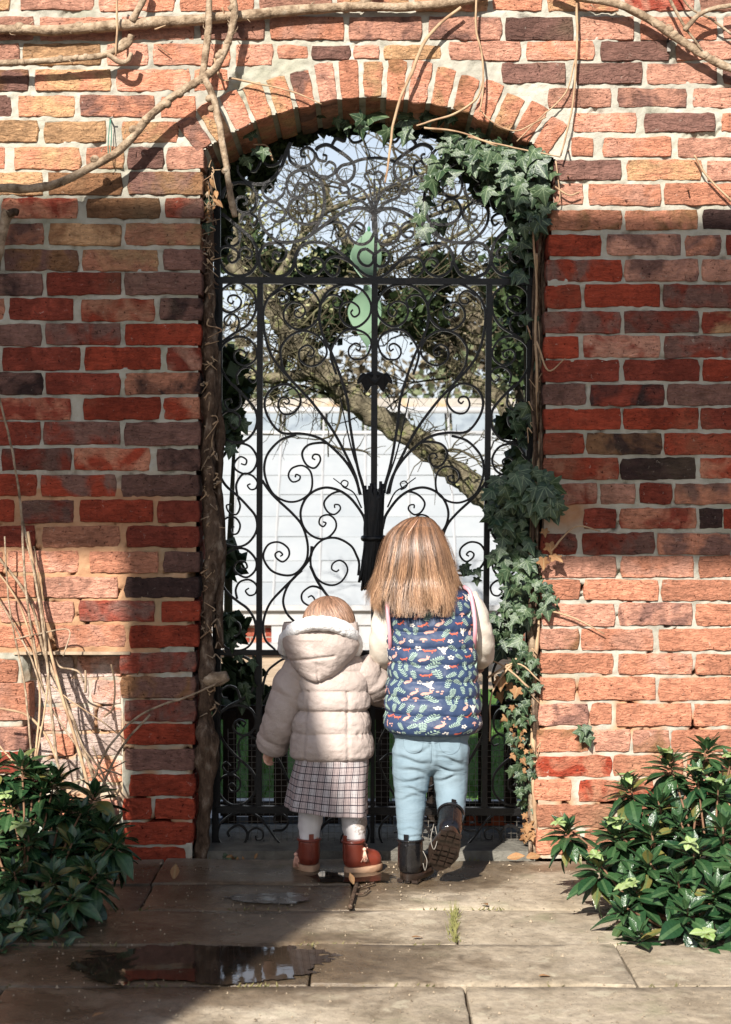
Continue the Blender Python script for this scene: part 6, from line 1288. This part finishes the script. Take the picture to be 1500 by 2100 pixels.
# printed motifs, laid on the cloth in its own surface coordinates
prn = {'leaf_print': MB(), 'cream_print': MB(), 'coral_print': MB(), 'pink_print': MB()}
def ell(cx, cy, a, b_, rot, n=9): return [(cx + a * math.cos(t) * math.cos(rot) - b_ * math.sin(t) * math.sin(rot), cy + a * math.cos(t) * math.sin(rot) + b_ * math.sin(t) * math.cos(rot)) for t in np.linspace(0, 2 * math.pi, n, endpoint=False)]
def stamp(kind, polys, x0, y0, rot, sc):
    c, s = math.cos(rot), math.sin(rot)
    for pol in polys:
        q = np.array([(x0 + .84 * sc * (x * c - y * s), y0 + .84 * sc * (x * s + y * c)) for x, y in pol])
        if q[:, 1].min() < 1214 or q[:, 1].max() > 1498: continue
        th = (q[:, 0] - 886) / 62.0
        b = prn[kind]; V = gil.at(th, gil.v_of(q[:, 1]), .0011); b.add(V, [list(range(len(q)))])
def fern(n=6): 
    o = [ell(0, 0, .8, 14, 0)]
    for i in range(n):
        y = -11 + 22 * i / (n - 1); L = 7.0 * (1 - .55 * abs(i / (n - 1) - .35))
        for s in (-1, 1): o.append(ell(s * L * .62, y - L * .35, L * .6, 1.25, -s * .55))
    o.append(ell(0, -15, 3.0, 1.1, math.pi / 2)); return o
def flower(): return [ell(3.9 * math.cos(k * 1.257), 3.9 * math.sin(k * 1.257), 2.6, 2.1, k * 1.257, 8) for k in range(5)]
def mushroom(): return [[(-6, 0), (-5, -3.4), (-2, -5.4), (2, -5.4), (5, -3.4), (6, 0)], [(-1.3, 0), (1.3, 0), (1.7, 5.5), (-1.7, 5.5)]]
def fox(): return [ell(0, 0, 5, 2.2, -.2), ell(5.8, -2.6, 2.3, 1.9, 0), [(5.6, -4.2), (6.6, -7), (7.8, -3.8)], ell(-6.5, 1.0, 4.4, 1.6, .6), [(-4, 1.5), (-2.5, 1.5), (-4, 6)], [(4, 1), (5.6, .6), (6, 6)]]
def hare(): return [ell(0, 0, 6, 3.4, -.35), ell(5.6, -4, 2.6, 2, -.3), ell(4.2, -8.4, 3.6, 1, -1.9), ell(6.2, -8.2, 3.4, 1, -1.3), ell(-4, 4, 3.4, 1.4, .5)]
def bird(): return [ell(0, 0, 4, 6, .2), ell(-5, -4.5, 5.4, 2.4, .9), ell(5, -4.5, 5.4, 2.4, -.9), ell(0, -7, 2.6, 2.4, 0), [(-1, 5), (2, 5), (3, 10), (-2, 9)]]
def bell(): return [ell(-1 + 2.2 * (k % 2) * (1 - k / 12), -8 + 2.2 * k, 2.2 - .1 * (7 - k), 1.5, .6, 7) for k in range(8)]
def berries(): return [ell(-3, 0, 2, 2, 0, 8), ell(2.4, -2.4, 2, 2, 0, 8), ell(3, 3.2, 1.8, 1.8, 0, 8)]
rg = random.Random(5); k = 0
for r in range(18):
    for cidx in range(21):
        x = 886 - 150 + cidx * 15.5 + (7.5 if r % 2 else 0) + rg.uniform(-3, 3); y = 1208 + r * 17 + rg.uniform(-3, 3); q = rg.random(); rot = rg.uniform(-.7, .7)
        if q < .46: stamp('leaf_print', fern(rg.choice([5, 6, 6])), x, y, rot * 1.5, rg.uniform(.6, .82))
        elif q < .60: stamp('cream_print', flower(), x, y, rot, rg.uniform(.75, 1.0))
        elif q < .64: stamp('pink_print', mushroom(), x, y, rot * .3, .95)
        elif q < .70: stamp('coral_print', fox(), x, y, rot * .5, .95)
        elif q < .80: stamp('pink_print', hare(), x, y, rot * .5, 1.0)
        elif q < .86: stamp('cream_print', bird(), x, y, rot, .95)
        elif q < .93: stamp('pink_print', bell(), x, y, rot, .9)
        else: stamp('pink_print', berries(), x, y, rot, 1.0)
for nme, cc in (('leaf_print', (.27, .36, .30)), ('cream_print', (.48, .45, .41)), ('coral_print', (.46, .10, .06)), ('pink_print', (.46, .25, .21))):
    prn[nme].obj(nme, simple(nme + '_ink', cc, tuple(x * 1.1 for x in cc), 40, .6, None, .2), gilet, smooth=False, kind='stuff')
for sg, pts in ((-1, [(802, 1206, -.17), (796, 1216, -.225), (795, 1240, -.255), (797, 1275, -.262), (800, 1310, -.25), (801, 1335, -.21), (800, 1338, -.16)]), (1, [(952, 1204, -.17), (964, 1214, -.225), (970, 1240, -.255), (974, 1275, -.262), (974, 1305, -.25), (972, 1330, -.21), (971, 1334, -.16)])):
    V, F = tube(cr([tuple(P(*q)) for q in pts], 7), .0062, 8, nz=.25); mk('armhole_piping', V, F, M_pink, gilet)
for pts, sd_ in (([(812, 1226, -.175, 22), (800, 1248, -.18, 28), (790, 1285, -.175, 28), (786, 1322, -.155, 29), (790, 1346, -.115, 27), (797, 1352, -.04, 23), (801, 1352, .05, 19), (801, 1352, .08, 17)], 2), ([(955, 1222, -.175, 22), (966, 1246, -.18, 28), (978, 1282, -.175, 29), (986, 1316, -.155, 29), (987, 1340, -.115, 26), (984, 1349, -.04, 23), (982, 1350, .05, 19), (982, 1350, .08, 17)], 6)):
    V, F = limb_mesh(pts, 48, 80, None, 0, .006, sd_); mk('sleeve', V, F, M_cream, girl)
# jeans
q = [capsule(P(852, 1500, -.235), P(916, 1500, -.235), .068, .068, 18), capsule(P(850, 1540, -.245), P(918, 1540, -.245), .066, .066, 18), capsule(P(858, 1470, -.225), P(912, 1470, -.225), .07, .07, 18)]
LL = [(848, 1540, -.245, 43), (845, 1590, -.255, 39), (842, 1640, -.27, 33), (841, 1690, -.295, 28), (842, 1722, -.312, 24.5)]; RL = [(920, 1540, -.245, 42), (924, 1590, -.24, 37), (926, 1630, -.25, 32.5), (926, 1658, -.30, 29), (925, 1682, -.345, 25)]
for L_ in (LL, RL):
    for a, b_ in zip(L_[:-1], L_[1:]): q.append(capsule(P(*a[:3]), P(*b_[:3]), a[3] * PS(a[2]), b_[3] * PS(b_[2]), 18))
FOLDS = [(818, 1556, 876, 1566, 5, .006), (822, 1576, 880, 1590, 5, .006), (820, 1602, 872, 1600, 4, .005), (830, 1618, 878, 1626, 4, .006), (822, 1640, 868, 1632, 4, .004), (892, 1552, 950, 1566, 5, .006), (894, 1574, 948, 1584, 4.5, .006), (896, 1600, 946, 1592, 4, .005), (838, 1548, 882, 1536, 5, .005), (890, 1538, 930, 1552, 4, .005), (820, 1712, 866, 1718, 3, .004), (822, 1700, 862, 1704, 3, .003), (884, 1505, 884, 1570, 3.5, .005)]
def djn(v, n):
    sc = (D + v[1]) / K; px, py = 750 + v[0] / sc, 1050 + (H - v[2]) / sc; o = .0016 * float(vn(v[2] * 60 + 5, v[0] * 14 + 7, 0)) + .004 * float(vn(v[2] * 14 + 2, v[0] * 9 + v[1] * 9 + 9, 1))
    if n[1] < .35:
        for x0, y0, x1, y1, w, d in FOLDS:
            L2 = (x1 - x0) ** 2 + (y1 - y0) ** 2; u = ((px - x0) * (x1 - x0) + (py - y0) * (y1 - y0)) / L2
            if -.25 < u < 1.25:
                q = (-(px - x0) * (y1 - y0) + (py - y0) * (x1 - x0)) / math.sqrt(L2) + 3 * math.sin(u * 5 + x0); k = max(0.0, min(1, 1.25 - abs(u - .5) * 1.8)); o += d * k * (-math.exp(-(q / (w * .7)) ** 2) + .8 * math.exp(-((q + w * 1.7) / (w * 1.2)) ** 2))
    return o
jeans = fuse('jeans', q, .004, M_denim, girl, 6, djn)
def on_back(px, py, y0):                             # a seam laid on the jeans' back, found by casting onto the mesh
    p = P(px, py, y0); ok_, loc, n_, i_ = jeans.ray_cast(Vector((p.x, -.7, p.z)) - jeans.matrix_basis.translation - wloc(girl) * 0 - (wloc(jeans) - jeans.location), Vector((0, 1, 0)))
    return None if not ok_ else loc + wloc(jeans) + Vector((0, -.0012, 0))
for nme, line in (('centre_seam', [(886, 1512), (886, 1530), (885, 1550), (884, 1566)]), ('pocket', [(902, 1514), (904, 1536), (922, 1548), (942, 1538), (946, 1512)]), ('pocket', [(828, 1512), (830, 1536), (848, 1546), (866, 1536), (868, 1514)]), ('yoke_seam', [(812, 1512), (846, 1519), (886, 1526), (922, 1519), (952, 1510)])):
    pp = [on_back(x, y, -.32) for x, y in cr([(float(a), float(c_)) for a, c_ in line], 6)]; pp = [tuple(v) for v in pp if v is not None]
    if len(pp) > 3: V, F = tube(pp, .0009, 5); mk(nme, V, F, M_denim, jeans)
g1 = P(843, 1812, -.34); M1 = Matrix.Translation((g1.x, -.312, .009)) @ Matrix.Rotation(rad(-22), 4, 'Z'); b1 = boot(girl, M1, .135, .07, .118, (M_patent, M_sole), 'lug')
a1 = P(922, 1704, -.40); M2 = Matrix.Translation(a1) @ Matrix.Rotation(rad(9), 4, 'Y') @ Matrix.Rotation(rad(-58), 4, 'X') @ Matrix.Rotation(rad(6), 4, 'Z') @ Matrix.Translation((0, 0, -.035)); b2 = boot(girl, M2, .128, .068, .112, (M_patent, M_sole), 'lug')
for bo, pts in ((b2, [(890, 1690, -.4), (884, 1720, -.42), (890, 1742, -.43), (897, 1722, -.42), (893, 1695, -.4)]), (b1, [(868, 1745, -.33), (876, 1765, -.34), (872, 1785, -.34), (868, 1770, -.335)])):
    V, F = tube(cr([tuple(P(*q_)) for q_ in pts], 5), .0012, 6, nz=.5); mk('zip_chain', V, F, M_wire, bo)
# girl's hair
def dhair(th, py, x): return .004 * vn(th * 7 + 4, py * .006 + 2, 1) * np.clip((py - 1080) / 80, 0, 1)
hs_ = [(1059, 862, 6, .012, -.185, 2.0), (1064, 860, 25, .04, -.18, 2.0), (1076, 856, 41, .066, -.175, 2.0), (1098, 852, 57, .088, -.172, 2.0), (1130, 853, 66, .104, -.172, 2.1), (1160, 853, 71, .106, -.175, 2.2), (1190, 853, 77, .100, -.18, 2.3), (1215, 853, 82, .100, -.19, 2.4), (1238, 853, 83, .104, -.195, 2.4), (1262, 854, 78, .106, -.198, 2.4)]
HL = Loft(hs_, dhair)
tipf = lambda th: 1228 + 17 * math.cos(th * 1.1 + .15) - 22 * max(0.0, min(1.2, th - .35)) + 5 * math.sin(th * 9) + 4 * math.sin(th * 23)
inner = Loft([(a, b_, c_ - 4 if c_ > 8 else c_, max(.005, d_ - .006), e_, f_) for a, b_, c_, d_, e_, f_ in hs_], dhair)
V, F, U = inner.mesh(90, 60, hem=0, v1=float(HL.v_of(1182)), close_top=True); V = np.array(V)
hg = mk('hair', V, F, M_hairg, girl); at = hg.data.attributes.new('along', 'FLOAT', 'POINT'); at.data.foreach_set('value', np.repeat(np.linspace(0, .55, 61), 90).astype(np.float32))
class HG:
    center = tuple(gc)
    def __call__(s, rr, m):
        th0 = rr.gauss(0, 1.0) if rr.random() < .75 else rr.uniform(-math.pi, math.pi); th0 = (th0 + math.pi) % (2 * math.pi) - math.pi; ck = round(th0 * 6 + .3 * math.sin(th0 * 9)) / 6; th1 = th0 + (ck - th0) * rr.uniform(.3, .95) + rr.gauss(0, .06)
        s.tone = .5 + .5 * math.sin(ck * 57.3 + 2) * .8 + rr.gauss(0, .12); t = np.linspace(0, 1, m); st0 = 1060 + 90 * rr.random() ** 2.2; end = tipf(th1) + 15 * math.sin(ck * 31) + 8 * math.sin(ck * 77.7) + rr.gauss(0, 7) + (16 * rr.random() if rr.random() < .05 else 0) - 24 * (rr.random() < .16) * rr.random(); py = st0 + (end - st0) * t ** .85
        th = th0 + (th1 - th0) * t ** 1.5 + .05 * np.sin(t * 5 + rr.random() * 6) * t
        flare = .022 * max(0.0, math.sin(ck * 41 + 1)) ** 4; lift = flare * t ** 4 + .001 + .007 * rr.random() * t + .014 * rr.random() * np.sin(ck * 23) * t ** 2 + .014 * max(0, rr.gauss(0, .6)) * t ** 3
        return HL.at(th, HL.v_of(py), lift)
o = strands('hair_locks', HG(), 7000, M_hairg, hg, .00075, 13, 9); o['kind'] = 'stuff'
class HF(HG):
    def __call__(s, rr, m):
        p = HG.__call__(s, rr, m); t = np.linspace(0, 1, m); q = rr.uniform(.004, .016); n = p - np.array(s.center); n[:, 2] = 0; n /= np.linalg.norm(n, axis=1)[:, None] + 1e-9
        return p + n * (q * np.sin(t * math.pi * rr.uniform(.6, 1.1)))[:, None]
strands('flyaway_hair', HF(), 420, M_hairg, hg, .00035, 13, 19)['kind'] = 'stuff'

pq = [tuple(v) for v in HL.at(np.linspace(-.1, -.38, 14), HL.v_of(np.linspace(1063, 1108, 14)), .0035)]; V, F = tube(pq, [.0006, .0016, .0005], 5); mk('parting', V, F, M_skin, hg)
